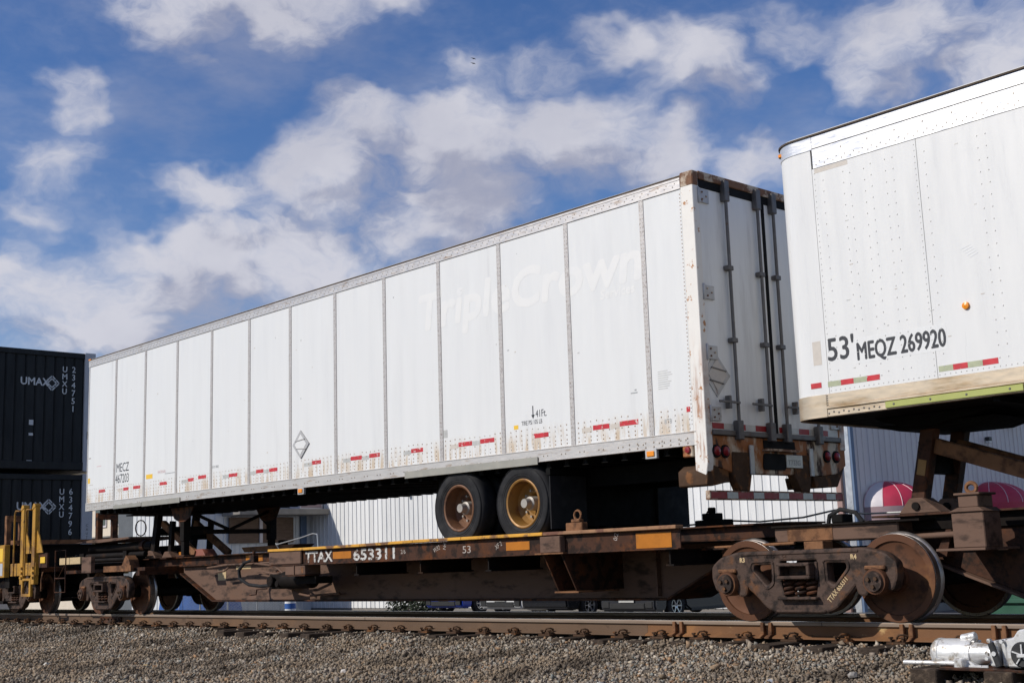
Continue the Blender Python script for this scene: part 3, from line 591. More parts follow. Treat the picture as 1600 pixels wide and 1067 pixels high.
# ------------------------------------------------------------------ white trailer on the middle of the spine car
T = thing('semi_trailer', 'long white box trailer with ribbed seams and faded lettering on the rail car', 'trailer', (0, 0, 1.885), roty=0.0082)
def tp(name, m_, mt, parent=None, bevel=0.0, **kw): return part(name, m_, mt, parent or T, bevel, world=False, **kw)
SX = lambda i: -(0.7635 + 1.2192 * (12 - i)); NX = -15.40; YS = -1.290; HB = 0.12; HTp = 2.795
edges = [NX + .05] + [SX(i) for i in range(1, 13)] + [-0.175]
for sgn in (-1, 1):
    for i in range(13):
        x0, x1 = edges[i] + .004, edges[i + 1] - .004
        m_ = MB(); n = 5
        # sheet skin, very slightly pillowed between the posts
        nx_, nz_ = 6, 6
        for a in range(nx_ + 1):
            for c in range(nz_ + 1):
                u, v = a / nx_, c / nz_; bow = .0 * math.sin(math.pi * u) * (math.sin(math.pi * v) ** .5 if 0 < v < 1 else 0)
                m_.v.append((x0 + (x1 - x0) * u, sgn * (1.290 + bow), HB + (HTp - HB) * v))
        m_.f = [(a*(nz_+1)+c, (a+1)*(nz_+1)+c, (a+1)*(nz_+1)+c+1, a*(nz_+1)+c+1) for a in range(nx_) for c in range(nz_)]
        k0 = len(m_.v); m_.box(x0, x1, sgn * 1.27, sgn * 1.288, HB, HTp)
        tp('side_panel', m_, 'panel_white')
    for i in range(1, 13):
        sp_ = tp('seam_post', MB().box(SX(i) - .034, SX(i) + .034, min(sgn*1.288, sgn*1.2975), max(sgn*1.288, sgn*1.2975), HB - .01, HTp + .004), 'seam_grey')
        if sgn < 0:
            m_ = MB()
            for k in range(54):
                for dx in (-.018, .018): m_.dome((SX(i) + dx, -1.2974, HB + .06 + .049 * k), .0075, (0, -1, 0), .003, 5)
            tp('rivet_rows', m_, 'rivet', sp_, kind='stuff')
    tp('top_rail', MB().box(NX, -.175, min(sgn*1.26, sgn*1.302), max(sgn*1.26, sgn*1.302), HTp, 2.925).box(NX, -.175, min(sgn*1.26, sgn*1.307), max(sgn*1.26, sgn*1.307), 2.895, 2.90), 'aluminium', bevel=.002)
    br = tp('bottom_rail', MB().box(NX, -.14, min(sgn*1.22, sgn*1.300), max(sgn*1.22, sgn*1.300), -.025, HB).box(NX, -.14, min(sgn*1.22, sgn*1.306), max(sgn*1.22, sgn*1.306), -.03, -.022).box(NX, -.14, min(sgn*1.22, sgn*1.306), max(sgn*1.22, sgn*1.306), HB - .01, HB + .002), 'aluminium', bevel=.002)
    if sgn < 0:
        m_ = MB(); x = NX + .1
        while x < -.2:
            m_.dome((x, -1.3005, .035), .011, (0, -1, 0), .006, 6); m_.dome((x + .07, -1.3005, .035), .011, (0, -1, 0), .006, 6); x += .305
        x = NX + .05
        while x < NX + 1.25:
            for zz in (.01, .05, .09): m_.dome((x, -1.3005, zz), .010, (0, -1, 0), .005, 6)
            x += .075
        x = -1.1
        while x < -.18:
            for zz in (.0, .05): m_.dome((x, -1.3005, zz), .013, (0, -1, 0), .006, 6)
            x += .12
        tp('bolt_rows', m_, 'rivet', br, kind='stuff')
        tp('rub_strip', MB().box(-12.98, -11.55, -1.318, -1.3065, -.055, .035), 'strip_steel', br, .003)
        tp('rub_strip', MB().box(-14.15, -13.0, -1.316, -1.3065, -.045, .025), 'strip_steel', br, .003)
        tp('rub_strip', MB().box(-5.2, -2.58, -1.318, -1.3065, -.06, .035), 'strip_steel', br, .003)
m_ = MB(); x = NX + .12
while x < -.25:
    m_.dome((x, -1.3025, 2.835), .009, (0, -1, 0), .005, 5); m_.dome((x + .03, -1.3025, 2.868), .008, (0, -1, 0), .005, 5); x += .12
tp('top_rail_rivets', m_, 'rivet', kind='stuff')
m_ = MB(); x = NX + .08
while x < -.22:
    if all(abs(x - SX(i)) > .06 for i in range(1, 13)):
        for zz, dz in ((.375, .008), (.315, .0), (.255, .0), (.20, .0), (.155, .0)):
            if random.random() < .93: m_.dome((x, -1.2915, zz + random.uniform(-dz, dz)), .0095, (0, -1, 0), .005, 5)
    x += .098
x_ = -.195
for k in range(60): m_.dome((x_, -1.2915, .2 + .043 * k), .008, (0, -1, 0), .004, 5)
tp('panel_rivets', m_, 'rivet_rusty', kind='stuff')
tp('roof', MB().box(NX, -.02, -1.300, 1.300, 2.927, 2.948), 'roof_edge')
tp('roof_skin', MB().box(NX + .02, -.04, -1.28, 1.28, 2.9485, 2.958), 'panel_white')
tp('nose_wall', MB().box(NX, NX + .049, -1.285, 1.285, HB, HTp), 'panel_white')
for s in (-1, 1): tp('nose_corner', MB().cyl((NX + .025, s * 1.272, HB), (NX + .025, s * 1.272, HTp), .027, 10), 'aluminium')
tp('nose_marker', MB().box(NX - .01, NX + .09, -1.31, -1.29, 2.93, 2.96), 'lamp_amber', bevel=.004)
tp('floor', MB().box(NX + .05, -.1, -1.219, 1.219, .0, .10), 'under_dark')
cm = MB().box(-.03, .03, -1.215, 1.215, -.10, -.001).box(-.05, .05, -1.215, 1.215, -.108, -.10).mesh('cross_member'); cm.materials.append(MATS['under_dark'])
for k in range(48): inst('cross_member', cm, T, (NX + .5 + .31 * k, 0, 0))
# rear frame
for s in (-1, 1):
    tp('rear_post', MB().prism([(-.172, 2.955), (0, 2.965), (0, -.22), (-.03, -.36), (-.172, -.30)] if s < 0 else [(-.172, 2.955), (0, 2.965), (0, -.02), (-.172, -.02)], s * 1.302, s * 1.20), 'post_white', bevel=.006)
tp('rear_header', MB().box(-.12, .012, -1.199, 1.199, 2.885, 2.975), 'header_rust', bevel=.006)
tp('header_gasket', MB().box(-.10, -.006, -1.199, 1.199, 2.80, 2.884), 'gasket')
tp('corner_casting', MB().box(-.175, .006, -1.306, -1.205, 2.80, 2.97), 'header_rust', bevel=.01)
m_ = MB().prism([(-1.199, .07), (1.299, .07), (1.299, -.20), (1.12, -.30), (.80, -.33), (-.86, -.33), (-1.199, -.25)], -.13, -.01, 'yz')
rs = tp('rear_sill', m_, 'rear_frame', bevel=.008)
tp('dock_bumper', MB().prism([(-1.30, -.30), (-1.20, -.24), (-.94, -.27), (-.92, -.42), (-1.22, -.47), (-1.30, -.46)], -.42, -.02, 'yz'), 'clip_rust', bevel=.01)
tp('dock_bumper', MB().prism([(1.29, -.21), (1.10, -.30), (.62, -.335), (.66, -.47), (1.12, -.45)], -.42, -.02, 'yz'), 'clip_rust', bevel=.01)
tp('sill_rubber', MB().box(-.09, .02, -1.199, 1.20, .072, .128), 'rod_steel', bevel=.006)
tp('sill_recess', MB().box(-.0095, .004, -.31, .27, -.045, .045), 'gasket', rs)  # black plate on the sill face, a recess's shade put into its colour
tp('recess_lip', MB().box(-.0095, .05, -.33, .29, -.075, -.050), 'header_rust', rs)
tp('light_box_hole', MB().prism(rounded([(-.32, -.10), (.08, -.10), (.08, -.28), (-.34, -.28)], .04), -.0095, .003, 'yz'), 'gasket', rs)  # flat black plate, the darkness inside a hole painted on the sill
pl = tp('licence_plate', MB().box(-.0095, .012, .085, .39, -.25, -.105), 'tape_silver', rs, bevel=.003)
text('plate_text', 'T733G', 'letter_grey', pl, (.013, .11, -.22), .085, plane=YZ, world=False)
for y in (-1.15, -1.00, .90, 1.09):
    tl = tp('tail_light', MB().lathe([(.012, .0), (.072, .0), (.070, .018), (.012, .020)], (-.008, y, -.10), 20, 'x'), 'gasket')
    lens = MB().lathe([(.004, .0), (.052, .0), (.048, .016), (.030, .026), (.004, .03)], (.008, y, -.10), 20, 'x')
    tp('lens', lens, 'lamp_red', tl)
# doors
for s, y0, y1 in ((-1, -1.196, -.052), (1, .000, 1.196)):
    d = tp('rear_door', MB().box(-.07, -.02, y0, y1, .130, 2.798), 'door_white', bevel=.004)
    for h_ in (2.70, 1.62, .96, .30):
        ye = -1.20 if s < 0 else 1.20
        a, b_ = (ye - .02, ye + .17) if s < 0 else (ye - .17, ye + .02)
        hg = tp('hinge', MB().box(-.02, .004, a, b_, h_ - .075, h_ + .075).cyl((.006, ye - .012 * s * -1, h_ - .09), (.006, ye - .012 * s * -1, h_ + .09), .014, 8), 'hinge_steel', d, .003)
        bm_ = MB()
        for yy, zz in ((.05, .04), (.12, .0), (.05, -.04)): bm_.cyl((.003, ye - s * yy, h_ + zz), (.014, ye - s * yy, h_ + zz), .011, 6)
        tp('hinge_bolts', bm_, 'header_rust', hg, kind='stuff')
    for y in ((-.765, -.185) if s < 0 else (.115, .735)):
        rd = tp('lock_rod', MB().cyl((.030, y, .16), (.030, y, 2.86), .019, 12), 'rod_steel', d)
        for h_ in (1.12, 1.93): tp('rod_guide', MB().box(-.019, .056, y - .055, y + .04, h_ - .026, h_ + .026), 'rod_steel', rd, .006)
        tp('cam_keeper', MB().box(-.019, .060, y - .042, y + .042, 2.69, 2.93), 'rod_steel', rd, .008)
        tp('cam_keeper', MB().box(-.019, .060, y - .045, y + .045, .03, .24), 'rod_steel', rd, .008)
        ya, yb = (y - .36, y) if s < 0 else (y, y + .36)
        tp('lock_handle', MB().bar((.06, ya, .43), (.06, yb, .43), .018, .026).box(.0, .068, y + s * .17 - .018, y + s * .17 + .018, .36, .50), 'rod_steel', rd, .004)
    tp('door_tape', MB().box(-.0195, -.017, y0 + .02, y1 - .02, .14, .205), 'tape_silver', d)
    y = y0 + .02
    while y < y1 - .2:
        tp('red_tape', MB().box(-.0169, -.0155, y, y + .20, .141, .204), 'tape_red_dark', d); y += .38
tp('door_gasket', MB().box(-.075, -.012, -.051, -.001, .13, 2.80), 'gasket')
pc = tp('placard_frame', MB().prism([(-1.06, .97), (-.82, .725), (-1.06, .48), (-1.29 + .01, .725)], -.0195, -.010, 'yz'), 'hinge_steel', label='grey diamond placard holder on the shaded rear door')
tp('placard_sheet', MB().prism([(-1.05, .90), (-.885, .725), (-1.06, .55), (-1.20, .725)], -.0099, -.004, 'yz'), 'sticker_tan', pc)
tp('placard_clip', MB().bar((-.006, -1.15, .80), (-.006, -.90, .77), .02, .012).bar((-.006, -1.18, .66), (-.006, -.95, .63), .02, .012), 'rod_steel', pc)
# under-ride bumper
bpm = tp('rear_bumper', MB().box(-.06, .0, -1.30, 1.18, -.615, -.515), 'header_rust', bevel=.006)
y = -1.28; kk = 0
while y < 1.15:
    L = .27 if kk % 2 == 0 else .19
    tp('bumper_tape', MB().box(.0005, .003, y, min(y + L, 1.16) - .004, -.60, -.532), 'tape_red_dark' if kk % 2 == 0 else 'tape_silver', bpm); y += L; kk += 1
for y in (-.72, .40):
    tp('bumper_bracket', MB().prism([(y - .16, -.10), (y + .17, -.10), (y + .17, -.30), (y + .11, -.52), (y - .06, -.52), (y - .17, -.34)], -.10, -.009 + .016, 'yz'), 'clip_rust', bevel=.008)
    tp('bracket_strap', MB().box(.008, .03, y + .12, y + .19, -.34, -.02), 'hinge_steel', bevel=.005)
# reflective tape and stickers on the near side: (x0, x1, h, kind)
TAPE = [(-14.83,-14.56,.325,'r'),(-14.02,-13.80,.30,'t'),(-13.78,-13.57,.305,'r'),(-13.38,-13.10,.31,'r'),(-12.34,-12.06,.315,'r'),(-11.54,-11.32,.30,'s'),(-11.31,-11.10,.315,'r'),(-10.95,-10.68,.335,'r'),
        (-10.12,-9.94,.29,'s'),(-9.93,-9.66,.30,'r'),(-9.25,-9.08,.29,'s'),(-9.08,-8.86,.305,'r'),(-8.85,-8.70,.29,'s'),(-8.69,-8.45,.30,'r'),(-7.70,-7.50,.31,'s'),(-7.49,-7.25,.325,'r'),
        (-6.68,-6.50,.295,'s'),(-6.49,-6.22,.31,'r'),(-6.21,-6.05,.295,'s'),(-6.04,-5.79,.315,'r'),(-5.25,-5.09,.29,'s'),(-5.08,-4.82,.305,'r'),(-4.25,-4.09,.29,'t'),(-4.08,-3.81,.305,'r'),(-3.80,-3.66,.30,'s'),(-3.65,-3.38,.31,'r'),
        (-2.66,-2.40,.29,'r'),(-1.84,-1.68,.28,'t'),(-1.66,-1.40,.295,'r'),(-1.39,-1.25,.285,'t'),(-1.24,-.96,.30,'r'),(-.26,-.21,.36,'r')]
for x0, x1, h_, k_ in TAPE:
    tp({'r': 'red_reflector', 's': 'silver_reflector', 't': 'worn_reflector'}[k_], MB().box(x0, x1, -1.2918, -1.2895, h_ - .028, h_ + .028), {'r': 'tape_red', 's': 'tape_silver', 't': 'sticker_tan'}[k_])
for x0, x1, z0, z1, mm in ((-12.87,-12.62,.43,.51,'sticker_yellow'),(-15.33,-15.24,.50,.60,'sticker_yellow'),(-3.01,-2.93,.40,.45,'sticker_yellow'),(-4.46,-4.30,.42,.52,'tape_silver')):
    tp('sticker', MB().box(x0, x1, -1.2916, -1.2895, z0, z1), mm)
LT = dict(world=False)
text('lettering', 'MECZ', 'letter_black', T, (-14.10, -1.2911, .637), .235, sx=.86, ext=.0004, **LT)
text('lettering', '467203', 'letter_black', T, (-14.12, -1.2911, .432), .235, sx=.80, ext=.0004, **LT)
text('lettering', '41Ft.', 'letter_black', T, (-2.615, -1.2911, .515), .125, sx=.78, ext=.0004, **LT)
text('lettering', 'TIRE PSI 105 LB', 'letter_black', T, (-2.87, -1.2911, .435), .078, sx=.72, ext=.0004, **LT)
tp('arrow_mark', MB().box(-2.668, -2.652, -1.2914, -1.2895, .545, .66).prism([(-2.69, .55), (-2.63, .55), (-2.66, .50)], -1.2914, -1.2895), 'letter_black')
text('faint_lettering', 'TIRE KIT 8002', 'letter_grey', T, (-10.55, -1.2911, .455), .06, sx=.8, ext=.0004, **LT)
text('faint_lettering', 'NATIONAL', 'letter_pink', T, (-12.42, -1.2911, .50), .075, sx=.8, ext=.0004, **LT)
text('faint_lettering', '8T8', 'letter_grey', T, (-.58, -1.2911, .235), .075, sx=.9, ext=.0004, **LT)
for k in range(9): tp('notice_line', MB().box(-.64, -.46 + random.uniform(-.05, .03), -1.2912, -1.2895, .62 + .024 * k, .628 + .024 * k), 'tape_silver')
# ghost of an old company name, a shade whiter than the sheet
text('ghost_lettering', 'TripleCrown', 'ghost_white', T, (-4.90, -1.2907, 1.92), .67, sx=1.16, bold=.024, shear=.12, ext=.0001, **LT)
text('ghost_lettering', 'Services', 'ghost_white', T, (-1.46, -1.2907, 1.77), .15, sx=1.10, bold=.006, shear=.12, ext=.0001, **LT)
dm = tp('placard_frame', MB().prism([(-7.78, .84), (-7.55, .625), (-7.78, .41), (-8.0, .625)], -1.306, -1.2945), 'hinge_steel', label='grey diamond placard holder on the sunlit side')
tp('placard_sheet', MB().prism([(-7.77, .78), (-7.62, .625), (-7.78, .47), (-7.93, .625)], -1.309, -1.3062), 'panel_white_clean', dm)
tp('placard_clip', MB().bar((-7.92, -1.3105, .68), (-7.66, -1.3105, .70), .012, .012).bar((-7.90, -1.3105, .57), (-7.64, -1.3105, .55), .012, .012), 'seam_grey', dm)
for x, z, mm in ((-7.77, -.075, 'lamp_amber'), (-.78, -.075, 'lamp_amber')):
    mk = tp('marker_lamp', MB().box(x - .085, x + .085, -1.312, -1.27, z - .055, z + .055), 'hinge_steel', bevel=.006)
    tp('lens', MB().box(x - .055, x + .055, -1.325, -1.3125, z - .030, z + .030), mm, mk, .008)
tp('side_lamp', MB().lathe([(.004, 0), (.038, 0), (.032, -.018), (.004, -.022)], (-.26, -1.303, -.075), 16), 'lamp_red')
tp('lamp_bracket', MB().box(-.34, -.20, -1.30, -1.22, -.15, -.026), 'rear_frame', bevel=.01)
# running gear: two axles of dual tyres in a sliding frame
GZT = .85 - 1.885 + .03          # tyre contact in trailer height
for s_ in (-1, 1): tp('slider_beam', MB().box(-5.4, -1.0, s_*.55 - .05, s_*.55 + .05, -.33, -.11), 'under_dark')
for s_ in (-1, 1): tp('slider_rail', MB().box(-1.0, -.2, s_*.55 - .05, s_*.55 + .05, -.20, -.11), 'under_dark')
cz = GZT + .50
def tyre_prof(): return [(.300, .02), (.325, .0), (.44, -.008), (.475, .010), (.497, .045), (.500, .09), (.500, .18), (.497, .225), (.475, .26), (.44, .278), (.325, .27), (.300, .25)]
for ax, rimm in ((-4.15, 'rim_rust'), (-2.93, 'rim_gold')):
    tp('axle', MB().cyl((ax, -1.05, cz), (ax, 1.05, cz), .065, 14), 'under_dark')
    for s in (-1, 1):
        for tin in (0, 1):
            y0 = 1.268 - .325 * tin
            prof = tyre_prof()
            P = [(r, -s * (-o)) for r, o in prof] if s > 0 else [(r, o) for r, o in prof]
            P = [(r, (o if s < 0 else -o)) for r, o in prof]
            wt_ = tp('wheel', MB().lathe(P, (ax, s * y0, cz), 48), 'rubber', sharp=50)
            if tin == 0:
                gm = MB()
                for rr in (.335, .36, .45): gm.lathe([(rr, -s * 0.0), (rr + .006, s * .006), (rr + .012, 0)], (ax, s * (y0 + (.001 if rr < .4 else .0065)), cz), 48)
                tp('sidewall_ring', gm, 'rubber', wt_)
                rp = [(.302, .012), (.290, .005), (.272, .012), (.262, .06), (.255, .17), (.215, .215), (.135, .225), (.12, .25), (.10, .27), (.302, .26)]
                rm = tp('rim', MB().lathe([(r, (o if s < 0 else -o)) for r, o in rp], (ax, s * y0, cz), 48), rimm, wt_)
                hb_ = MB().lathe([(.002, .03), (.055, .03), (.060, .05), (.062, .11), (.085, .125), (.09, .24), (.002, .24)] if s < 0 else [(.002, -.03), (.055, -.03), (.060, -.05), (.062, -.11), (.085, -.125), (.09, -.24), (.002, -.24)], (ax, s * y0, cz), 20)
                tp('hub', hb_, 'hub_grey', wt_)
                nm = MB()
                for k in range(10):
                    t = 2 * math.pi * k / 10; c_ = (ax + .165 * math.cos(t), s * (y0 - .225), cz + .165 * math.sin(t))
                    nm.cyl(c_, (c_[0], c_[1] + s * .035, c_[2]), .016, 6)
                tp('wheel_nuts', nm, 'hub_grey', wt_)
for s in (-1, 1):
    tp('mud_flap', MB().box(-2.44, -2.425, min(s * .66, s * 1.27), max(s * .66, s * 1.27), -.83, -.20), 'rubber')
    tp('flap_hanger', MB().box(-2.47, -2.40, min(s * .60, s * 1.29), max(s * .60, s * 1.29), -.19, -.12), 'under_dark')
    tp('spring_hanger', MB().box(-3.7, -3.4, s * .52 - .05, s * .52 + .05, -.62, -.11).box(-4.9, -4.6, s * .52 - .05, s * .52 + .05, -.50, -.11), 'under_dark')
tp('brake_hose', MB().tube([(-4.72, -1.0, -.14), (-4.75, -1.02, -.36), (-4.86, -1.02, -.46), (-4.83, -1.0, -.64), (-4.66, -.96, -.72)], .016, 6).tube([(-4.70, -1.0, -.14), (-4.70, -1.02, -.36), (-4.80, -1.02, -.48), (-4.78, -1.0, -.62), (-4.62, -.96, -.70)], .014, 6), 'rubber')
tp('suspension_beam', MB().box(-2.52, -2.46, -.65, .65, -.80, -.11), 'under_dark')  # dark plate added to block glints and keep the gap between the flaps black
tp('hose_bracket', MB().box(-4.80, -4.62, -1.05, -.95, -.26, -.11), 'under_dark')
# landing gear
for s in (-1, 1):
    xl = -12.15
    lg = tp('landing_leg', MB().box(xl - .07, xl + .07, s * .88 - .07, s * .88 + .07, -.70, -.10).box(xl - .055, xl + .055, s * .88 - .055, s * .88 + .055, -.94, -.70), 'car_dark', bevel=.006)
    tp('gusset', MB().prism([(xl - .42, -.11), (xl + .42, -.11), (xl + .28, -.30), (xl + .10, -.36), (xl - .10, -.36), (xl - .28, -.30)], s * .88 - .075, s * .88 - .060), 'car_brown', lg)
    tp('foot', MB().box(xl - .16, xl + .16, s * .88 - .11, s * .88 + .11, -.975, -.94), 'car_brown', lg, .01)
    tp('brace', MB().bar((xl - .3, s * .85, -.30), (xl - .02, s * .88, -.48), .03, .03), 'car_dark', lg)
tp('landing_cross_tube', MB().box(-12.18, -12.12, -.81, .81, -.58, -.50), 'car_dark')
tp('landing_cross_brace', MB().bar((-12.15, -.80, -.18), (-12.15, -.02, -.50), .05, .05).bar((-12.15, .02, -.50), (-12.15, .80, -.18), .05, .05), 'car_dark')
tp('kingpin_plate', MB().box(-15.2, -13.6, -.55, .55, -.135, -.11), 'under_dark')

# ------------------------------------------------------------------ second trailer, cut by the right edge
U = thing('semi_trailer', 'white trailer with rounded front corner and 53 foot mark at the right edge', 'trailer', (1.18, 0, 1.965))
Ux0, UR = 1.05, .29; UL = 15.93
def outline(off):
    P = []
    for k in range(11):
        t = math.pi / 2 * k / 10; P.append((Ux0 + UR - (UR + off) * math.sin(t), -(1.295 - UR) - (UR + off) * math.cos(t)))
    for k in range(11):
        t = math.pi / 2 * (1 - k / 10); P.append((Ux0 + UR - (UR + off) * math.sin(t), (1.295 - UR) + (UR + off) * math.cos(t)))
    return P
def shell(z0, z1, off, th, x1):
    o = [(x1, -1.295 - off)] + outline(off) + [(x1, 1.295 + off)]; i_ = [(x1, -1.295 - off + th)] + outline(off - th) + [(x1, 1.295 + off - th)]
    m_ = MB(); n = len(o)
    for z in (z0, z1): m_.v += [(a, b_, z) for a, b_ in o] + [(a, b_, z) for a, b_ in i_]
    m_.f = [(k, k+1, 2*n+k+1, 2*n+k) for k in range(n-1)] + [(n+k+1, n+k, 3*n+k, 3*n+k+1) for k in range(n-1)] + [(k+1, k, n+k, n+k+1) for k in range(n-1)] + [(2*n+k, 2*n+k+1, 3*n+k+1, 3*n+k) for k in range(n-1)]
    return m_
UB, UT = 2.195, 4.455
part('front_skin', shell(UB, 4.655, 0, .03, 1.538), 'panel_white_clean', U, sharp=60)
part('bottom_rail_corner', shell(1.975, UB, .008, .05, 1.50), 'aluminium_gold', U, sharp=50)
part('top_rail_corner', shell(4.655, 4.79, .006, .04, 1.56), 'aluminium_bright', U, sharp=50)
part('roof', shell(4.792, 4.808, .020, .05, Ux0 + UL), 'roof_edge', U, sharp=50)
part('roof_skin', MB().prism([(Ux0 + UL, -1.29), *outline(-.01), (Ux0 + UL, 1.29)], 4.8085, 4.825, 'xy'), 'panel_white_clean', U)
part('floor', MB().prism([(Ux0 + UL, -1.25), *outline(-.045), (Ux0 + UL, 1.25)], 1.99, 2.06, 'xy'), 'under_dark', U)
seams = [1.540, 2.685, 3.905, 5.125, 6.345, 7.565, 8.785, 10.0, 11.2, 12.4, 13.6, 14.8, 16.0, Ux0 + UL]
for s in (-1, 1):
    for i in range(len(seams) - 1):
        m_ = MB().box(seams[i] + .002, seams[i+1] - .002, min(s*1.272, s*1.297), max(s*1.272, s*1.297), UB, UT)
        part('side_panel', m_, 'panel_white_clean', U, .0015)
    part('top_rail', MB().box(1.56, Ux0 + UL, min(s*1.25, s*1.303), max(s*1.25, s*1.303), UT, 4.66).box(1.56, Ux0 + UL, min(s*1.25, s*1.312), max(s*1.25, s*1.312), 4.66, 4.668).box(1.56, Ux0 + UL, min(s*1.25, s*1.300), max(s*1.25, s*1.300), 4.668, 4.789), 'aluminium_bright', U, .003)
    br = part('bottom_rail', MB().box(1.502, Ux0 + UL, min(s*1.24, s*1.304), max(s*1.24, s*1.304), 2.075, UB).box(1.502, Ux0 + UL, min(s*1.24, s*1.316), max(s*1.24, s*1.316), 2.05, 2.075).box(1.502, Ux0 + UL, min(s*1.24, s*1.302), max(s*1.24, s*1.302), 1.975, 2.05), 'aluminium_gold', U, .004)
    if s < 0:
        part('rub_strip', MB().box(2.14, 3.47, -1.318, -1.3045, 1.985, 2.045), 'strip_green', br, .004)
        m_ = MB()
        for k in range(11): m_.dome((1.52 + .055 * k, -1.3025, 2.005 + (.012 if k % 2 else 0)), .011, (0, -1, 0), .004, 6)
        for k in range(5): m_.dome((1.515, -1.3045, 2.09 + .022 * k), .008, (0, -1, 0), .004, 6)
        for x in (2.23, 2.60, 2.95, 3.35): m_.dome((x, -1.3185, 2.015), .012, (0, -1, 0), .004, 6)
        part('bolt_rows', m_, 'rod_steel', br, kind='stuff')
m_ = MB(); x = 1.56
while x < 6:
    m_.dome((x, -1.2975, 2.225), .007, (0, -1, 0), .004, 5); x += .052
for sx_ in (1.565, 2.66, 3.88, 5.1):
    for k in range(38): m_.dome((sx_, -1.2975, 2.26 + .058 * k), .0065, (0, -1, 0), .004, 5)
for cx_ in (1.66, 1.89, 1.965, 2.12, 2.195, 2.35, 2.43, 2.76, 3.28, 3.36, 3.98, 4.06, 4.5, 4.58):
    for k in range(19): m_.dome((cx_, -1.2975, 2.30 + .112 * k + (.03 if int(cx_ * 100) % 2 else 0)), .0075, (0, -1, 0), .0045, 5)
part('panel_rivets', m_, 'rivet_pale', U, kind='stuff')
m_ = MB(); x = 1.6
while x < 6:
    m_.dome((x, -1.3035, 4.49), .008, (0, -1, 0), .004, 5); m_.dome((x + .04, -1.3035, 4.52), .008, (0, -1, 0), .004, 5)
    if int(x * 10) % 3 == 0: m_.dome((x, -1.3035, 4.60), .010, (0, -1, 0), .004, 5)
    x += .098
part('top_rail_rivets', m_, 'rivet', U, kind='stuff')
text('lettering', "53'", 'letter_black', U, (1.545, -1.2974, 2.515), .310, sx=.86, bold=.005, ext=.0004)
text('lettering', 'MEQZ 269920', 'letter_black', U, (1.872, -1.2982, 2.478), .235, sx=.655, bold=.0055, ext=.0004)
part('number_sheet', MB().box(1.85, 2.81, -1.2976, -1.2969, 2.445, 2.685), 'panel_white', U)
part('worn_sticker', MB().box(1.385, 1.48, -1.2962, -1.2940, 2.49, 2.725), 'sticker_tan', U)
part('worn_sticker', MB().box(1.57, 1.95, -1.2978, -1.2968, 4.405, 4.45), 'sticker_tan', U)
for x0, x1, z, mm in ((1.335,1.455,2.292,'tape_red'),(1.53,1.675,2.288,'tape_silver_green'),(1.676,1.815,2.288,'tape_red'),(1.816,1.96,2.288,'tape_silver_green'),(1.961,2.10,2.288,'tape_red'),(2.70,2.84,2.276,'tape_silver_green'),(2.841,2.98,2.276,'tape_red'),(2.981,3.12,2.276,'tape_silver_green'),(3.121,3.265,2.276,'tape_red')):
    part('reflector', MB().box(x0, x1, -1.2985, -1.2952, z - .026, z + .026), mm, U)
part('marker_lamp', MB().lathe([(.003, 0), (.036, 0), (.031, -.02), (.003, -.026)], (3.02, -1.297, 2.805), 18), 'lamp_amber', U)
mk = part('corner_marker', MB().box(1.105, 1.165, -1.218, -1.15, 4.70, 4.745), 'machine_black', U, .004)
part('lens', MB().box(1.108, 1.145, -1.230, -1.2185, 4.706, 4.738), 'lamp_amber', mk, .004)
part('coupler_plate', MB().prism([(1.55, 1.985), (2.75, 1.985), (2.62, 1.93), (2.35, 1.90), (2.2, 1.86), (1.85, 1.88), (1.62, 1.95)], -.55, .55), 'under_dark', U)
ucm = MB().box(-.03, .03, -1.235, 1.235, 1.93 - 1.965, 1.985 - 1.965).mesh('cross_member'); ucm.materials.append(MATS['under_dark'])
for k in range(42): inst('cross_member', ucm, U, (2.0 + .33 * k, 0, 0))

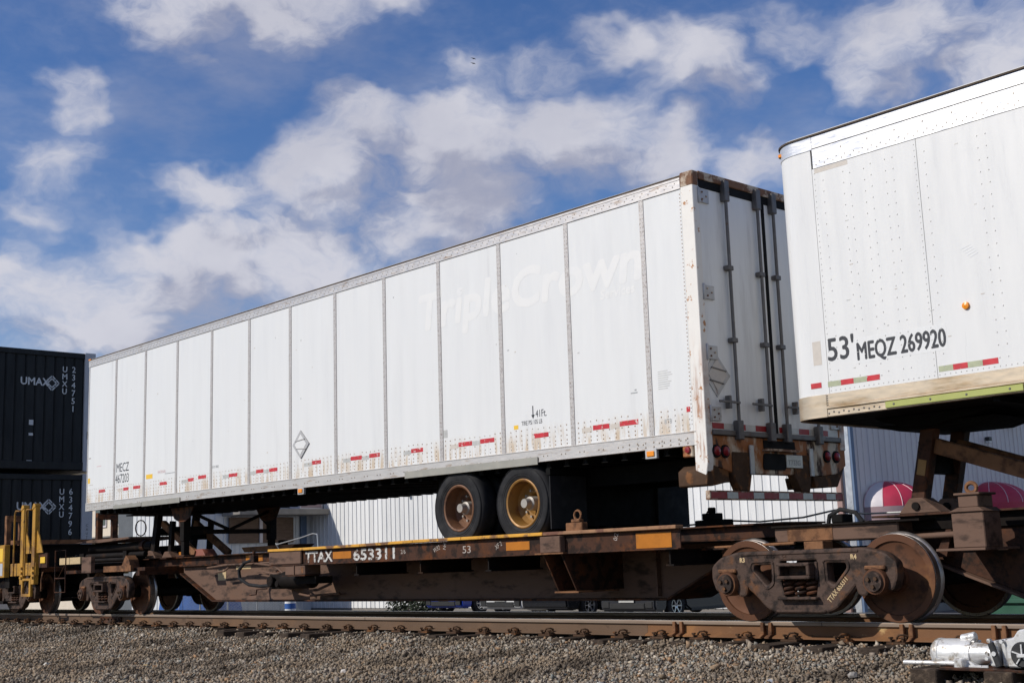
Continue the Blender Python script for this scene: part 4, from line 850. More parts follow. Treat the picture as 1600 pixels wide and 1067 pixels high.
# ------------------------------------------------------------------ bogies (wheel trucks)
def helix(c, r, h, turns, wire):
    n = int(turns * 14); return [(c[0] + r * math.cos(2*math.pi*turns*i/n), c[1] + r * math.sin(2*math.pi*turns*i/n), c[2] + h * i / n) for i in range(n + 1)]
def make_bogie(label):
    B = thing('bogie', label, 'bogie', (0, 0, 0), 'bogies under the rail cars')
    half = [(0,.70),(.74,.70),(.96,.65),(1.07,.57),(1.075,.45),(1.03,.335),(.985,.335),(.985,.525),(.755,.525),(.755,.285),(.672,.285),(.645,.40),(.40,.165),(.28,.12)]
    outer = rounded([(x, z) for x, z in half] + [(-x, z) for x, z in reversed(half[1:])], .035, 3)
    win = lambda s: rounded([(s*.31,.605),(s*.555,.60),(s*.572,.53),(s*.40,.35),(s*.315,.40)][::1], .035, 3)
    cen = rounded([(-.235,.635),(.235,.635),(.235,.40),(.20,.245),(-.20,.245),(-.235,.40)], .03, 3)
    rim = lambda L, k: [((x - sum(p[0] for p in L)/len(L)) * k + sum(p[0] for p in L)/len(L), (z - sum(p[1] for p in L)/len(L)) * k + sum(p[1] for p in L)/len(L)) for x, z in L]
    for s in (-1, 1):
        yo = s * 1.06
        sf = plate('side_frame', outer, [win(1), win(-1), cen], yo, .13, 'bogie_grey', B, .022)
        for L in (win(1), win(-1)):
            rp = [(x, yo + s * .066, z) for x, z in rim(L, 1.12)]; part('window_rim', MB().tube(rp + rp[:2], .011, 6), 'bogie_grey', sf)
        part('flange', MB().box(-.70, .70, yo + min(0, s*.075) - (0 if s<0 else -.0), yo + max(0, s*.075), .672, .708), 'bogie_grey', sf, .012)
        for sx in (-1, 1):
            part('lower_flange', MB().bar((sx*.28, yo + s*.03, .13), (sx*.66, yo + s*.03, .42), .10, .035, (0, 1, 0)), 'bogie_grey', sf, .01)
        part('lower_flange', MB().box(-.29, .29, yo - .0 if s > 0 else yo - .085, yo + .085 if s > 0 else yo, .105, .14), 'bogie_grey', sf, .012)
        part('spring_seat', MB().box(-.23, .23, yo - .14, yo + .14, .235, .262), 'bogie_grey', sf, .008)
        bo = part('bolster_end', MB().box(-.195, .195, yo - .17, yo + .10, .435, .47).box(-.195, -.155, yo - .17, yo + .10, .47, .585).box(.155, .195, yo - .17, yo + .10, .47, .585).box(-.195, .195, yo - .17, yo + .10, .56, .595).box(-.15, .15, yo - .02, yo, .47, .56), 'bogie_grey', B, .008)
        part('friction_block', MB().box(-.23, -.197, yo - .08, yo + .08, .42, .60), 'bogie_grey', bo, .006)
        part('friction_block', MB().box(.197, .23, yo - .08, yo + .08, .42, .60), 'bogie_grey', bo, .006)
        for sx in (-.135, .0, .135):
            part('spring', MB().tube(helix((sx, yo + s * .030, .265), .053, .168, 3.6, .013), .0165, 7), 'car_brown', B)
        for sx in (-1, 1):
            xb = sx * .872
            bc = part('bearing', MB().lathe([(.01, s*.03), (.118, s*.03), (.126, s*.01), (.126, -s*.13), (.01, -s*.13)], (xb, s*1.15, .40), 24), 'wheel_rust', B, .0)
            part('end_cap', MB().lathe([(.005, s*.025), (.092, s*.025), (.100, 0), (.005, 0)], (xb, s*1.181, .40), 20), 'bogie_grey', bc)
            for k in range(3):
                t = 2*math.pi*k/3 + .6; part('cap_bolt', MB().cyl((xb + .048*math.cos(t), s*1.200, .40 + .048*math.sin(t)), (xb + .048*math.cos(t), s*1.228, .40 + .048*math.sin(t)), .020, 6), 'clip_rust', bc)
            part('bearing_adapter', MB().box(xb - .112, xb + .112, s*1.06 - .10, s*1.06 + .10, .508, .548), 'car_rust', B, .01)
            # wheel: rim, dished plate, hub; tread and flange as a band
            prof = [(.10, -.02), (.13, -.03), (.14, .015), (.20, .035), (.30, .030), (.345, .018), (.352, .0), (.415, .0), (.419, .006), (.416, .12), (.345, .13), (.34, .10), (.14, .115), (.10, .12)]
            wh = part('wheel', MB().lathe([(r, (o if s < 0 else -o)) for r, o in prof], (xb, s*.800, .419), 56), 'wheel_rust', B, sharp=40)
            tr = [(.4165, .008), (.4205, .010), (.4175, .098), (.436, .108), (.444, .122), (.436, .135), (.405, .137)]
            part('tread', MB().lathe([(r, (o if s < 0 else -o)) for r, o in tr], (xb, s*.800, .419), 56), 'wheel_tread', wh, sharp=50)
    part('bolster', MB().box(-.19, .19, -.88, .88, .46, .64), 'car_dark', B, .01)
    for sx in (-1, 1):
        part('axle', MB().cyl((sx*.872, -1.05, .405), (sx*.872, 1.05, .405), .085, 16), 'car_dark', B)
        part('brake_beam', MB().bar((sx*.40, -.72, .36), (sx*.40, .72, .36), .06, .08), 'car_dark', B)
    part('centre_bowl', MB().cyl((0, 0, .64), (0, 0, .74), .20, 20), 'car_dark', B)
    return B
bog = make_bogie('rusty wheel bogie standing under the gap between the two white trailers')
bog2 = copy_tree(bog); bog3 = copy_tree(bog)
bog2['label'] = 'smaller looking wheel bogie below the nose of the long white trailer'
bog3['label'] = 'dark wheel bogie under the yellow car end at the left edge'
bog.location = (.905, 0, 0); bog2.location = (-14.92, 0, 0); bog3.location = (-19.25, 0, 0)
text('stencil', 'R3', 'letter_tan', bog, (.905 - .715, -1.1265, .615), .062, sx=1.0, bold=.003)
text('stencil', 'R4', 'letter_tan', bog, (.905 + .605, -1.1265, .615), .062, sx=1.0, bold=.003)
text('stencil', 'TTAX 653311', 'letter_tan', bog, (.905 + .345, -1.1265, .20), .075, sx=.72, rot=R(46), bold=.001)
text('cast_lettering', 'NATIONAL  C-1', 'bogie_grey', bog, (.905 - .40, -1.1265, .648), .042, sx=.9, ext=.004)

# ------------------------------------------------------------------ spine cars
def fishbelly(x0, x1, xa, xb_, zt, zb_):
    return [(x0, zt), (x0, zt - .10), (xa, zb_), (xb_, zb_), (x1, zt - .16), (x1, zt)]
C1 = thing('spine_car', 'brown articulated spine car with raised wheel deck carrying the long white trailer', 'rail car', (-7, 0, 0.2))
def cp(name, m_, mt, parent=None, bevel=0.0, **kw): return part(name, m_, mt, parent or C1, bevel, **kw)
P = [(-13.25, .845), (-13.25, .735), (-12.05, .235), (-1.45, .225), (-.62, .60), (-.20, .76), (-.20, .845)]
cs = cp('centre_sill', MB().prism(P, -.325, .325), 'sill_brown', bevel=.008)
m_ = MB()
for a, b_ in zip(P[1:5], P[2:6]): m_.bar((a[0], 0, a[1] - .012), (b_[0], 0, b_[1] - .012), .82, .026, (0, 0, 1))
cp('bottom_flange', m_, 'car_brown', cs, .004)
cp('top_flange', MB().box(-13.25, -.20, -.42, .42, .8465, .866), 'car_brown', cs, .004)
ub = cp('upper_beam', MB().box(-16.6, .20, -.31, .31, .8665, 1.005), 'car_brown', bevel=.006)
cp('beam_cap', MB().box(-16.6, .25, -.40, .40, 1.006, 1.026), 'car_brown', ub, .004)
cp('orange_patch', MB().box(-11.05, -10.5, -.3145, -.3105, .885, .99), 'orange_plate', ub)
for x in (-1.6,): cp('stiffener', MB().prism([(-.40, .25), (-.325, .25), (-.325, .845), (-.40, .845)], x - .012, x + .012, 'yz'), 'sill_brown', cs)
# tan patches on the sill web
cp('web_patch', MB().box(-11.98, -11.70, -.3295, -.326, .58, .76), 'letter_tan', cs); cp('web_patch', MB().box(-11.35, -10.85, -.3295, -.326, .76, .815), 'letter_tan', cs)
for s in (-1, 1):
    dk = cp('wheel_deck', MB().box(-8.60, -.46, min(s*.326, s*1.285), max(s*.326, s*1.285), .835, .852), 'car_dark')
    ss = cp('side_sill', MB().box(-8.62, -.44, min(s*1.286, s*1.302), max(s*1.286, s*1.302), .788, .996).box(-8.62, -.44, min(s*1.24, s*1.345), max(s*1.24, s*1.345), .776, .790), 'car_brown', dk, .002)
    # top lip in three lengths, a little bent
    zs = [(-8.62, 1.028), (-7.66, 1.022), (-6.2, 1.026), (-5.0, 1.036), (-4.0, 1.034), (-2.5, 1.030), (-.44, 1.024)]
    for (xa, za), (xb_, zb2) in zip(zs[:-1], zs[1:]):
        cp('deck_lip', MB().bar((xa, s * 1.30, za - .012), (xb_ - .004, s * 1.30, zb2 - .012), .13, .040), 'yellow_edge' if xa < -3.5 else 'lip_rust', dk, .006)
    for x in (-6.40, -4.95, -3.58, -.62):
        cp('cross_bearer', MB().box(x - .010, x + .010, min(s*.40, s*1.28), max(s*.40, s*1.28), .62, .776).box(x - .055, x + .055, min(s*.40, s*1.285), max(s*.40, s*1.285), .602, .620).box(x - .055, x + .055, min(s*.40, s*1.285), max(s*.40, s*1.285), .7605, .775), 'car_dark', dk)
    x0, x1 = -2.50, -2.20
    for x in (x0, x1):
        cp('bearer_web', MB().prism([(s*1.36, .775), (s*1.13, .345), (s*.33, .345), (s*.33, .775)], x - .010, x + .010, 'yz'), 'car_brown', dk)
    cp('bearer_foot', MB().box(x0 - .05, x1 + .05, min(s*.45, s*1.15), max(s*.45, s*1.15), .325, .343), 'car_rust', dk)
    cp('bearer_box', MB().box(x0 - .02, x1 + .02, min(s*1.303, s*1.395), max(s*1.303, s*1.395), .795, .985), 'sill_brown', dk, .008)
    cp('bearer_ledge', MB().box(x0 - .09, x1 + .09, min(s*1.346, s*1.42), max(s*1.346, s*1.42), .776, .794), 'car_rust', dk, .003)
    if s < 0:
        cp('end_box', MB().box(-8.62, -7.73, -1.345, -1.303, .795, 1.000), 'sill_brown', dk, .012)
        eb = cp('step_box', MB().box(-8.18, -7.64, -1.33, -1.05, .635, .774), 'sill_brown', dk, .008)
        cp('box_rib', MB().box(-7.93, -7.915, -1.345, -1.3305, .635, .774), 'sill_brown', eb); cp('rust_mark', MB().box(-7.74, -7.68, -1.3345, -1.3305, .66, .75), 'car_rust', eb)
        cp('box_shelf', MB().box(-8.22, -7.60, -1.36, -1.05, .620, .633), 'car_brown', eb)
        cp('lower_shelf', MB().box(-8.10, -7.55, -1.20, -.9, .50, .605), 'car_dark', dk, .006)
        for x0_, x1_ in ((-6.94, -6.49), (-3.21, -2.79), (-1.07, -.56)):
            cp('orange_reflector', MB().box(x0_, x1_, -1.3075, -1.3025, .845 if x1_ < -2 else .80, .945 if x1_ < -2 else .965), 'orange_plate', ss)
        text('reporting_mark', 'TTAX', 'letter_white', ss, (-7.66, -1.3045, .815), .215, sx=1.26, bold=.007)
        text('reporting_mark', '653311', 'letter_white', ss, (-6.45, -1.3045, .815), .215, sx=1.62, bold=.007)
        text('chalk_mark', '2/6', 'letter_chalk', ss, (-5.34, -1.3045, .87), .08, sx=1.1)
        text('chalk_mark', '53', 'letter_chalk', ss, (-4.05, -1.3045, .84), .13, sx=1.4)
        for k in range(4): text('chalk_mark', ('W32', 'N4', 'XF 2', '0/2')[k], 'letter_chalk', ss, ((-4.62, -4.38, -3.40, -1.36)[k], -1.3045, .86 + .03 * (k % 2)), .085, sx=.8, rot=R((20, 80, 25, 70)[k]))
    lug = cp('tie_down_lug', MB().box(-2.20, -1.93, s*1.22 - .05, s*1.22 + .05, 1.025, 1.13).box(-2.12, -1.98, s*1.22 - .04, s*1.22 + .04, 1.131, 1.17), 'car_rust', dk, .008)
    cp('ring', MB().tube([(-2.04 + .055*math.cos(t/12*6.283), s*1.22, 1.215 + .055*math.sin(t/12*6.283)) for t in range(13)], .014, 6), 'car_rust', lug)
# far side stop block, seen as a dark shape above the beam
cp('stop_block', MB().box(-1.55, -1.15, .30, .55, 1.027, 1.12).box(-1.46, -1.28, .33, .52, 1.121, 1.20).cyl((-1.37, .42, 1.20), (-1.37, .42, 1.27), .05, 12), 'under_dark', bevel=.01)
cp('air_line', MB().tube([(-1.9, .60, 1.08), (-1.2, .62, 1.10), (-.8, .60, 1.07), (-.2, .62, 1.09), (.25, .60, 1.15), (.6, .62, 1.09), (1.1, .60, 1.08)], .012, 6), 'fence_wire')
# bolster frame over the right bogie and the articulation
cp('articulation_beam', MB().box(.28, 1.75, -.62, .62, .80, .955), 'sill_brown', bevel=.012)
cp('rust_patch', MB().box(.45, 1.0, -.6255, -.6205, .81, .945), 'car_rust')
cp('articulation_cap', MB().box(.22, 2.0, -.66, .66, .9565, .975), 'car_dark')
cp('body_side_bearing', MB().box(.75, .98, -.78, -.60, .70, .80).cyl((.86, -.72, .66), (.86, -.72, .70), .05, 10), 'car_rust', bevel=.006)
cp('brake_rod', MB().cyl((-.7, -.75, .775), (.62, -.75, .79), .016, 8), 'car_rust')
cp('foot_board', MB().box(-1.30, -.26, -.80, -.50, .755, .772), 'car_brown')
cp('air_hose', MB().tube([(.78, -.35, .98), (.80, -.35, 1.06), (.92, -.33, 1.12), (1.08, -.3, 1.08), (1.16, -.3, .98)], .024, 8), 'rubber')
cp('hose_clamp', MB().box(.86, 1.0, -.42, -.22, .98, 1.07), 'under_dark', bevel=.01)
# air brake gear on the near side of the sill
bg_ = cp('brake_valve', MB().box(-9.62, -9.22, -.72, -.40, .42, .66).cyl((-9.5, -.74, .54), (-9.5, -.80, .54), .09, 14).cyl((-9.3, -.74, .50), (-9.3, -.79, .50), .06, 12), 'car_dark', bevel=.012)
cp('bracket', MB().box(-9.75, -9.1, -.5, -.3265, .66, .70), 'car_brown', bg_)
ar = cp('air_reservoir', MB().cyl((-8.95, -.85, .56), (-8.15, -.85, .56), .135, 20), 'car_dark', bevel=.02)
cp('air_hose', MB().tube([(-10.15, -.72, .90), (-10.35, -.75, .86), (-10.48, -.78, .74), (-10.45, -.78, .60), (-10.2, -.76, .50), (-9.9, -.72, .47), (-9.6, -.7, .48)], .028, 8), 'rubber')
for pts in ([(-11.9, -.60, .80), (-11.2, -.62, .84), (-10.2, -.64, .84), (-9.1, -.64, .85), (-8.6, -.62, .86)], [(-11.6, -.58, .72), (-11.3, -.58, .74), (-11.1, -.58, .83), (-10.4, -.6, .86)], [(-10.1, -.70, .84), (-9.6, -.72, .80), (-9.35, -.72, .74), (-9.05, -.74, .60)], [(-9.9, -.66, .70), (-9.5, -.7, .66), (-9.0, -.72, .70), (-8.6, -.7, .78)], [(-10.3, -.5, .66), (-9.8, -.5, .60), (-9.6, -.5, .58)], [(-9.35, -.5, .44), (-9.2, -.48, .34), (-8.9, -.46, .30), (-8.0, -.46, .33)]):
    cp('brake_pipe', MB().tube(pts, .018, 7), 'sill_brown')
cp('angle_cock', MB().box(-10.22, -10.08, -.74, -.64, .86, .98).cyl((-10.15, -.69, .98), (-10.15, -.69, 1.04), .03, 8), 'car_brown', bevel=.01)
cp('release_rod', MB().tube([(-10.1, -.80, .33), (-9.9, -.80, .34), (-9.88, -.80, .42), (-9.6, -.78, .43)], .012, 6), 'car_brown')
cp('grab_rail', MB().tube([(-9.6, -.55, 1.05), (-9.62, -.60, 1.15), (-9.55, -.62, 1.13), (-8.4, -.9, 1.20), (-7.95, -.98, 1.245), (-7.80, -1.0, 1.23), (-7.78, -1.0, 1.03)], .010, 6), 'pipe_steel')
cp('deck_tray', MB().prism([(-11.9, 1.06), (-10.4, 1.06), (-10.2, 1.15), (-12.0, 1.15)], .15, .55), 'car_rust', bevel=.006)
cp('tray_knob', MB().box(-11.0, -10.85, .3, .42, 1.151, 1.24), 'under_dark', bevel=.01)
# trailer hitch at the left: two leaning struts, feet, diagonals, top head
for s in (-1, 1):
    hs = cp('hitch_strut', MB().bar((-14.30, s*.40, 1.08), (-14.12, s*.40, 1.86), .10, .16, (1, 0, 0)).bar((-13.62, s*.40, 1.08), (-13.55, s*.40, 1.70), .08, .12, (1, 0, 0)), 'car_dark', bevel=.008)
    cp('strut_foot', MB().prism([(-14.52, 1.027), (-14.06, 1.027), (-14.20, 1.16), (-14.36, 1.18)], s*.40 - .09, s*.40 + .09).prism([(-13.82, 1.027), (-13.42, 1.027), (-13.55, 1.14), (-13.70, 1.14)], s*.40 - .09, s*.40 + .09), 'sill_brown', hs, .008)
    cp('hitch_diagonal', MB().bar((-14.05, s*.34, 1.68), (-12.75, s*.34, 1.06), .09, .13), 'car_rust', hs, .008)
cp('hitch_head', MB().box(-14.6, -13.5, -.45, .45, 1.84, 1.895), 'under_dark', bevel=.01)
cp('hitch_tie', MB().box(-14.2, -14.1, -.36, .36, 1.45, 1.60), 'under_dark'); cp('hitch_tie', MB().box(-13.62, -13.54, -.36, .36, 1.35, 1.60), 'under_dark')
cp('hand_wheel', MB().tube([(-14.62, -.52 + .11*math.cos(t/16*6.283), 1.62 + .15*math.sin(t/16*6.283)) for t in range(17)], .012, 6), 'car_rust')
cp('wheel_chock', MB().prism([(-12.95, 1.027), (-12.4, 1.027), (-12.5, 1.15), (-12.85, 1.15)], -.36, -.12), 'red_box', bevel=.006)
cp('wheel_chock', MB().box(-13.35, -13.1, -.38, -.16, 1.027, 1.12), 'orange_plate', bevel=.006)
# end platform over the left bogie
ep = cp('end_platform', MB().box(-16.9, -13.35, -1.05, 1.05, .80, .865), 'car_brown', bevel=.006)
cp('end_sill', MB().box(-13.5, -13.36, -1.15, 1.15, .72, .80), 'car_brown', ep)
cp('side_plate', MB().box(-14.85, -13.70, -1.16, -1.10, .80, .91), 'car_rust', ep, .004)
cp('side_plate', MB().box(-16.42, -15.45, -1.36, -1.28, .98, 1.11), 'letter_tan', ep, .004, label='scuffed tan step plate')
cp('side_plate', MB().box(-15.42, -15.0, -1.34, -1.26, .80, 1.10), 'sill_brown', ep, .004)
cp('bolster_lug', MB().prism([(-14.35, .866), (-13.95, .866), (-14.02, 1.02), (-14.15, 1.10), (-14.22, 1.02)], -1.05, -.85), 'car_rust', ep, .008)
for z, y, r_ in ((1.14, -.62, .05), (1.30, -.30, .085), (1.05, -.95, .035), (1.22, .35, .085), (.98, -.80, .03)):
    cp('draft_tube', MB().cyl((-17.3, y, z), (-14.5 + (.3 if r_ < .06 else 0), y, z - .02), r_, 14), 'car_dark', ep)
cp('tube_collar', MB().cyl((-14.95, -.30, 1.29), (-14.80, -.30, 1.29), .11, 14), 'car_brown', ep)
cp('tube_saddle', MB().box(-17.0, -16.8, -.7, .7, .866, 1.20).box(-15.0, -14.85, -.7, .7, .866, 1.20), 'car_dark', ep)
cp('hitch_plate', MB().prism([(-17.6, 1.43), (-16.9, 1.47), (-15.0, 1.47), (-15.0, 1.43), (-16.4, 1.40)], -.55, .55), 'sill_brown', ep, .006)
plate('hitch_frame', [(-.25, 1.40), (.19, 1.40), (.19, 2.04), (-.25, 2.04)], [[(-.145, 1.50), (.085, 1.50), (.085, 1.91), (-.145, 1.91)]], -17.2, .12, 'car_brown', C1, .006, plane=YZ)
ld = cp('side_ladder', MB().tube([(-16.47, -1.42, .45), (-16.47, -1.42, 1.26), (-15.97, -1.42, 1.26), (-15.97, -1.42, .45), (-16.47, -1.42, .45)], .013, 6).tube([(-16.47, -1.42, .72), (-15.97, -1.42, .72)], .013, 6).tube([(-16.3, -1.42, .74), (-16.05, -1.42, .95)], .008, 6), 'car_brown', ep)
cp('coupler', MB().box(-18.0, -16.9, -.13, .13, .74, .98), 'car_dark', bevel=.03)
cp('uncoupling_lever', MB().tube([(-17.0, -1.45, .86), (-17.05, -1.46, .70), (-17.05, -1.46, .48)], .014, 6), 'car_rust')

# second spine car at the right, under the other trailer
C2 = thing('spine_car', 'brown spine car with leaning trailer hitch at the right edge', 'rail car', (5, 0, .2))
def c2(name, m_, mt, parent=None, bevel=0.0, **kw): return part(name, m_, mt, parent or C2, bevel, **kw)
P = [(1.60, .86), (1.60, .70), (1.80, .63), (2.85, .225), (15, .225), (15, .86)]
cs2 = c2('centre_sill', MB().prism(P, -.325, .325), 'car_brown', bevel=.008)
m_ = MB()
for a, b_ in zip(P[1:4], P[2:5]): m_.bar((a[0], 0, a[1] - .012), (b_[0], 0, b_[1] - .012), .86, .026)
c2('bottom_flange', m_, 'sill_brown', cs2, .004)
c2('upper_beam', MB().box(1.62, 15, -.36, .36, .865, 1.005), 'car_dark', cs2, .006)
c2('top_plate', MB().box(1.35, 15, -.44, .44, 1.006, 1.028), 'car_brown', cs2, .004)
c2('draft_tube', MB().cyl((1.72, -.50, .80), (2.50, -.50, .815), .030, 12), 'sill_brown', cs2)
c2('gusset', MB().prism([(2.02, .60), (2.14, .60), (2.22, .86), (2.16, .86)], -.46, -.33), 'car_brown', cs2)
bb = c2('bolster_box', MB().box(2.52, 2.83, -1.0, -.68, .68, 1.00), 'sill_brown', bevel=.008)
c2('box_cap', MB().prism([(2.50, 1.001), (2.85, 1.001), (2.80, 1.04), (2.60, 1.04)], -1.02, -.68), 'sill_brown', bb, .004)
c2('box_top', MB().box(2.59, 2.78, -.98, -.70, 1.041, 1.15), 'sill_brown', bb, .006)
c2('box_lid', MB().box(2.56, 2.81, -1.0, -.68, 1.151, 1.172), 'sill_brown', bb, .004)
c2('ring', MB().tube([(2.70 + .05*math.cos(t/14*6.283), -.92, 1.215 + .045*math.sin(t/14*6.283)) for t in range(15)], .020, 6), 'car_rust', bb)
c2('box_bottom', MB().box(2.35, 2.83, -1.02, -.36, .655, .679), 'sill_brown', bb, .004)
for s in (-1, 1):
    hs = c2('hitch_strut', MB().bar((1.82, s*.30, 1.10), (2.02, s*.30, 1.90), .13, .15, (1, 0, 0)), 'car_brown', bevel=.010, label='leaning rusty hitch strut')
    c2('strut_foot', MB().prism([(1.64, 1.029), (2.10, 1.029), (1.91, 1.18), (1.77, 1.18)], s*.30 - .11, s*.30 + .11), 'sill_brown', hs, .008)
    c2('foot_pin', MB().cyl((1.84, s*.30 - .13, 1.10), (1.84, s*.30 + .13, 1.10), .04, 14), 'car_dark', hs)
    if s < 0: c2('paint_mark', MB().bar((1.895, -.3665, 1.40), (1.932, -.3665, 1.55), .006, .09, (1, 0, 0)), 'rim_gold', hs)
    c2('hitch_diagonal', MB().bar((1.98, s*.26, 1.70), (3.90, s*.26, 1.02), .10, .15), 'car_rust', hs, .010)
c2('hitch_tie', MB().box(1.83, 1.93, -.24, .24, 1.42, 1.74), 'under_dark')
c2('hitch_head', MB().prism([(1.50, 1.91), (2.75, 1.91), (2.5, 1.845), (1.75, 1.845)], -.46, .46), 'under_dark', bevel=.01)
c2('wheel_deck', MB().box(7, 15, -1.30, 1.30, .80, 1.01), 'car_brown')

# ------------------------------------------------------------------ yellow well car and its two stacked containers
Wc = thing('well_car', 'dirty yellow well car end with tall hand rails at the left edge', 'rail car', (-21, 0, .2))
def wc(name, m_, mt, parent=None, bevel=0.0, **kw): return part(name, m_, mt, parent or Wc, bevel, **kw)
body = wc('side_sill', MB().box(-33, -19.16, -1.42, -1.30, .78, 1.47), 'yellow_paint', bevel=.01); wc('side_sill', MB().box(-33, -19.16, 1.30, 1.42, .78, 1.47), 'yellow_paint', bevel=.01)
wc('placard', MB().box(-19.75, -19.24, -1.4245, -1.4205, 1.12, 1.40), 'sticker_yellow', body); wc('placard', MB().box(-19.75, -19.24, -1.4245, -1.4205, .82, 1.08), 'container_grey', body)
wc('end_bulkhead', MB().box(-19.4, -19.16, -1.299, 1.299, .55, 1.46), 'car_dark', bevel=.01)
wc('end_platform', MB().box(-19.1, -17.5, -1.30, 1.30, .86, .96), 'car_brown', bevel=.008)
wc('centre_sill', MB().box(-19.2, -17.3, -.35, .35, .60, .96), 'car_dark', bevel=.01)
wc('coupler', MB().box(-17.7, -17.2, -.15, .15, .74, .98), 'car_dark', bevel=.03)
for x in (-18.12, -17.52):
    po = wc('hand_post', MB().box(x - .075, x + .075, -1.46, -1.36, .62, 2.20), 'yellow_paint', bevel=.006)
    wc('post_cap', MB().prism([(x - .12, 2.12), (x + .09, 2.20), (x + .06, 2.25), (x - .02, 2.26)], -1.47, -1.35), 'yellow_paint', po)
    wc('hand_rail', MB().tube([(x - .10, -1.48, 2.14), (x - .26, -1.50, 2.15), (x - .31, -1.50, 2.08), (x - .31, -1.50, .80)], .018, 7), 'yellow_paint', po)
    wc('gusset', MB().prism([(x + .076, 1.25), (x + .40, 1.25), (x + .20, 1.60), (x + .076, 1.72)], -1.42, -1.40), 'yellow_paint', po)
    for k in range(3): wc('bracket_bolt', MB().box(x - .02, x + .06, -1.49, -1.461, .74 + .10 * k, .78 + .10 * k), 'yellow_paint', po)
wc('step_plate', MB().box(-18.75, -17.42, -1.44, -1.36, .80, 1.06), 'yellow_paint', bevel=.006)
plate('stirrup_step', [(-18.10, .38), (-17.62, .38), (-17.62, .74), (-18.10, .74)], [[(-18.04, .43), (-17.70, .43), (-17.70, .70), (-18.04, .70)]], -1.43, .05, 'yellow_paint', Wc, .004)
wc('diagonal_brace', MB().bar((-18.2, -1.40, .45), (-17.85, -1.40, .80), .04, .10), 'bogie_grey', bevel=.01)
wc('orange_patch', MB().box(-17.28, -17.05, -1.40, -1.38, 1.04, 1.16), 'sticker_yellow'); wc('bracket_plate', MB().box(-17.4, -16.98, -1.379, -1.34, .95, 1.24), 'car_brown')
plate('end_frame', [(-1.28, 1.30), (-.93, 1.30), (-.93, 2.10), (-1.28, 2.10)], [[(-1.19, 1.36), (-.99, 1.36), (-.99, 1.98), (-1.19, 1.98)]], -19.5, .12, 'car_rust', Wc, .006, plane=YZ)
wc('well_floor', MB().box(-33, -19.5, -1.29, 1.29, .22, .28), 'car_dark')
wc('end_cross_beam', MB().box(-19.15, -19.0, -1.3, 1.3, 1.47, 1.56), 'car_rust')

def container(zb_, zt_, num, label):
    xF = -20.9; c = thing('shipping_container', label, 'container', (xF - 6, 0, zb_), 'containers stacked on the well car')
    part('box_body', MB().box(-36, xF - .07, -1.29, 1.29, zb_ + .02, zt_ - .01), 'container_black', c, .01)
    # corrugated end wall: each raised panel between grooves
    y = -1.10; n = 9; wdt = (1.02 + 1.10) / n
    for k in range(n):
        part('end_panel', MB().prism([(xF - .06, y + k*wdt), (xF - .06, y + (k+1)*wdt - .004), (xF - .032, y + (k+1)*wdt - .035), (xF - .032, y + k*wdt + .031)], zb_ + .22, zt_ - .14, 'xy'), 'container_black', c)
    part('end_backing', MB().box(xF - .069, xF - .061, -1.2, 1.2, zb_ + .1, zt_ - .1), 'container_black', c)
    part('top_beam', MB().box(xF - .08, xF, -1.10, 1.03, zt_ - .14, zt_ - .012), 'container_black', c, .008)
    part('bottom_beam', MB().box(xF - .08, xF, -1.10, 1.03, zb_ + .03, zb_ + .22), 'container_black', c, .008)
    part('corner_post', MB().box(xF - .16, xF + .004, 1.032, 1.30, zb_, zt_ + .01), 'container_grey', c, .008)
    part('corner_post', MB().box(xF - .16, xF + .004, -1.30, -1.102, zb_, zt_), 'container_black', c, .008)
    X = xF - .029
    text('logo_lettering', 'UMAX', 'letter_container', c, (X, -.525, zb_ + 2.02), .25, plane=YZ, sx=.98, bold=.006, ext=.003)
    cy, cz_ = .235, zb_ + 2.09
    for (r0, r1) in ((.155, .195), (.085, .13)):
        for k in range(4):
            for a_, b_ in ((.06, .46), (.54, .94)):
                t0, t1 = k * math.pi / 2, (k + 1) * math.pi / 2; A = Vector((math.cos(t0), math.sin(t0))); Bv = Vector((math.cos(t1), math.sin(t1)))
                q = [A.lerp(Bv, a_) * r1, A.lerp(Bv, b_) * r1, A.lerp(Bv, b_) * r0, A.lerp(Bv, a_) * r0]
                part('logo_mark', MB().prism([(cy + p.x, cz_ + p.y) for p in q], X - .003, X + .003, 'yz'), 'letter_container', c)
    for k, ch in enumerate('UMXU'): text('number_letter', ch, 'letter_container', c, (X, .545, zb_ + 2.38 - .178 * k), .195, plane=YZ, align='CENTER', sx=.92, ext=.003, bold=.003)
    for k, ch in enumerate(num): text('number_letter', ch, 'letter_container', c, (X, .765, zb_ + 2.38 - .19 * k), .205, plane=YZ, align='CENTER', sx=.92, ext=.003, bold=.003)
    for k, ch in enumerate('CAUTION'): text('caution_letter', ch, 'letter_black', c, (xF + .0045, 1.165, zb_ + 1.62 - .095 * k), .085, plane=YZ, align='CENTER', sx=.9)
    part('caution_box', MB().box(xF + .004, xF + .006, 1.11, 1.22, zb_ + .78, zb_ + .96), 'letter_black', c)
    return c
c1 = container(3.235, 6.11, '234751', 'upper black container end with white number ending 751')
c0 = container(.30, 3.16, '634796', 'lower black container end with white number ending 796')
part('document_box', MB().box(-20.935, -20.92, -.29, -.19, 4.30, 4.42), 'letter_container', c1); part('document_box', MB().box(-20.935, -20.92, -.29, -.19, 4.05, 4.11), 'letter_container', c1)
part('data_sticker', MB().box(-20.935, -20.922, -.32, -.20, 3.43, 3.47), 'letter_container', c1)

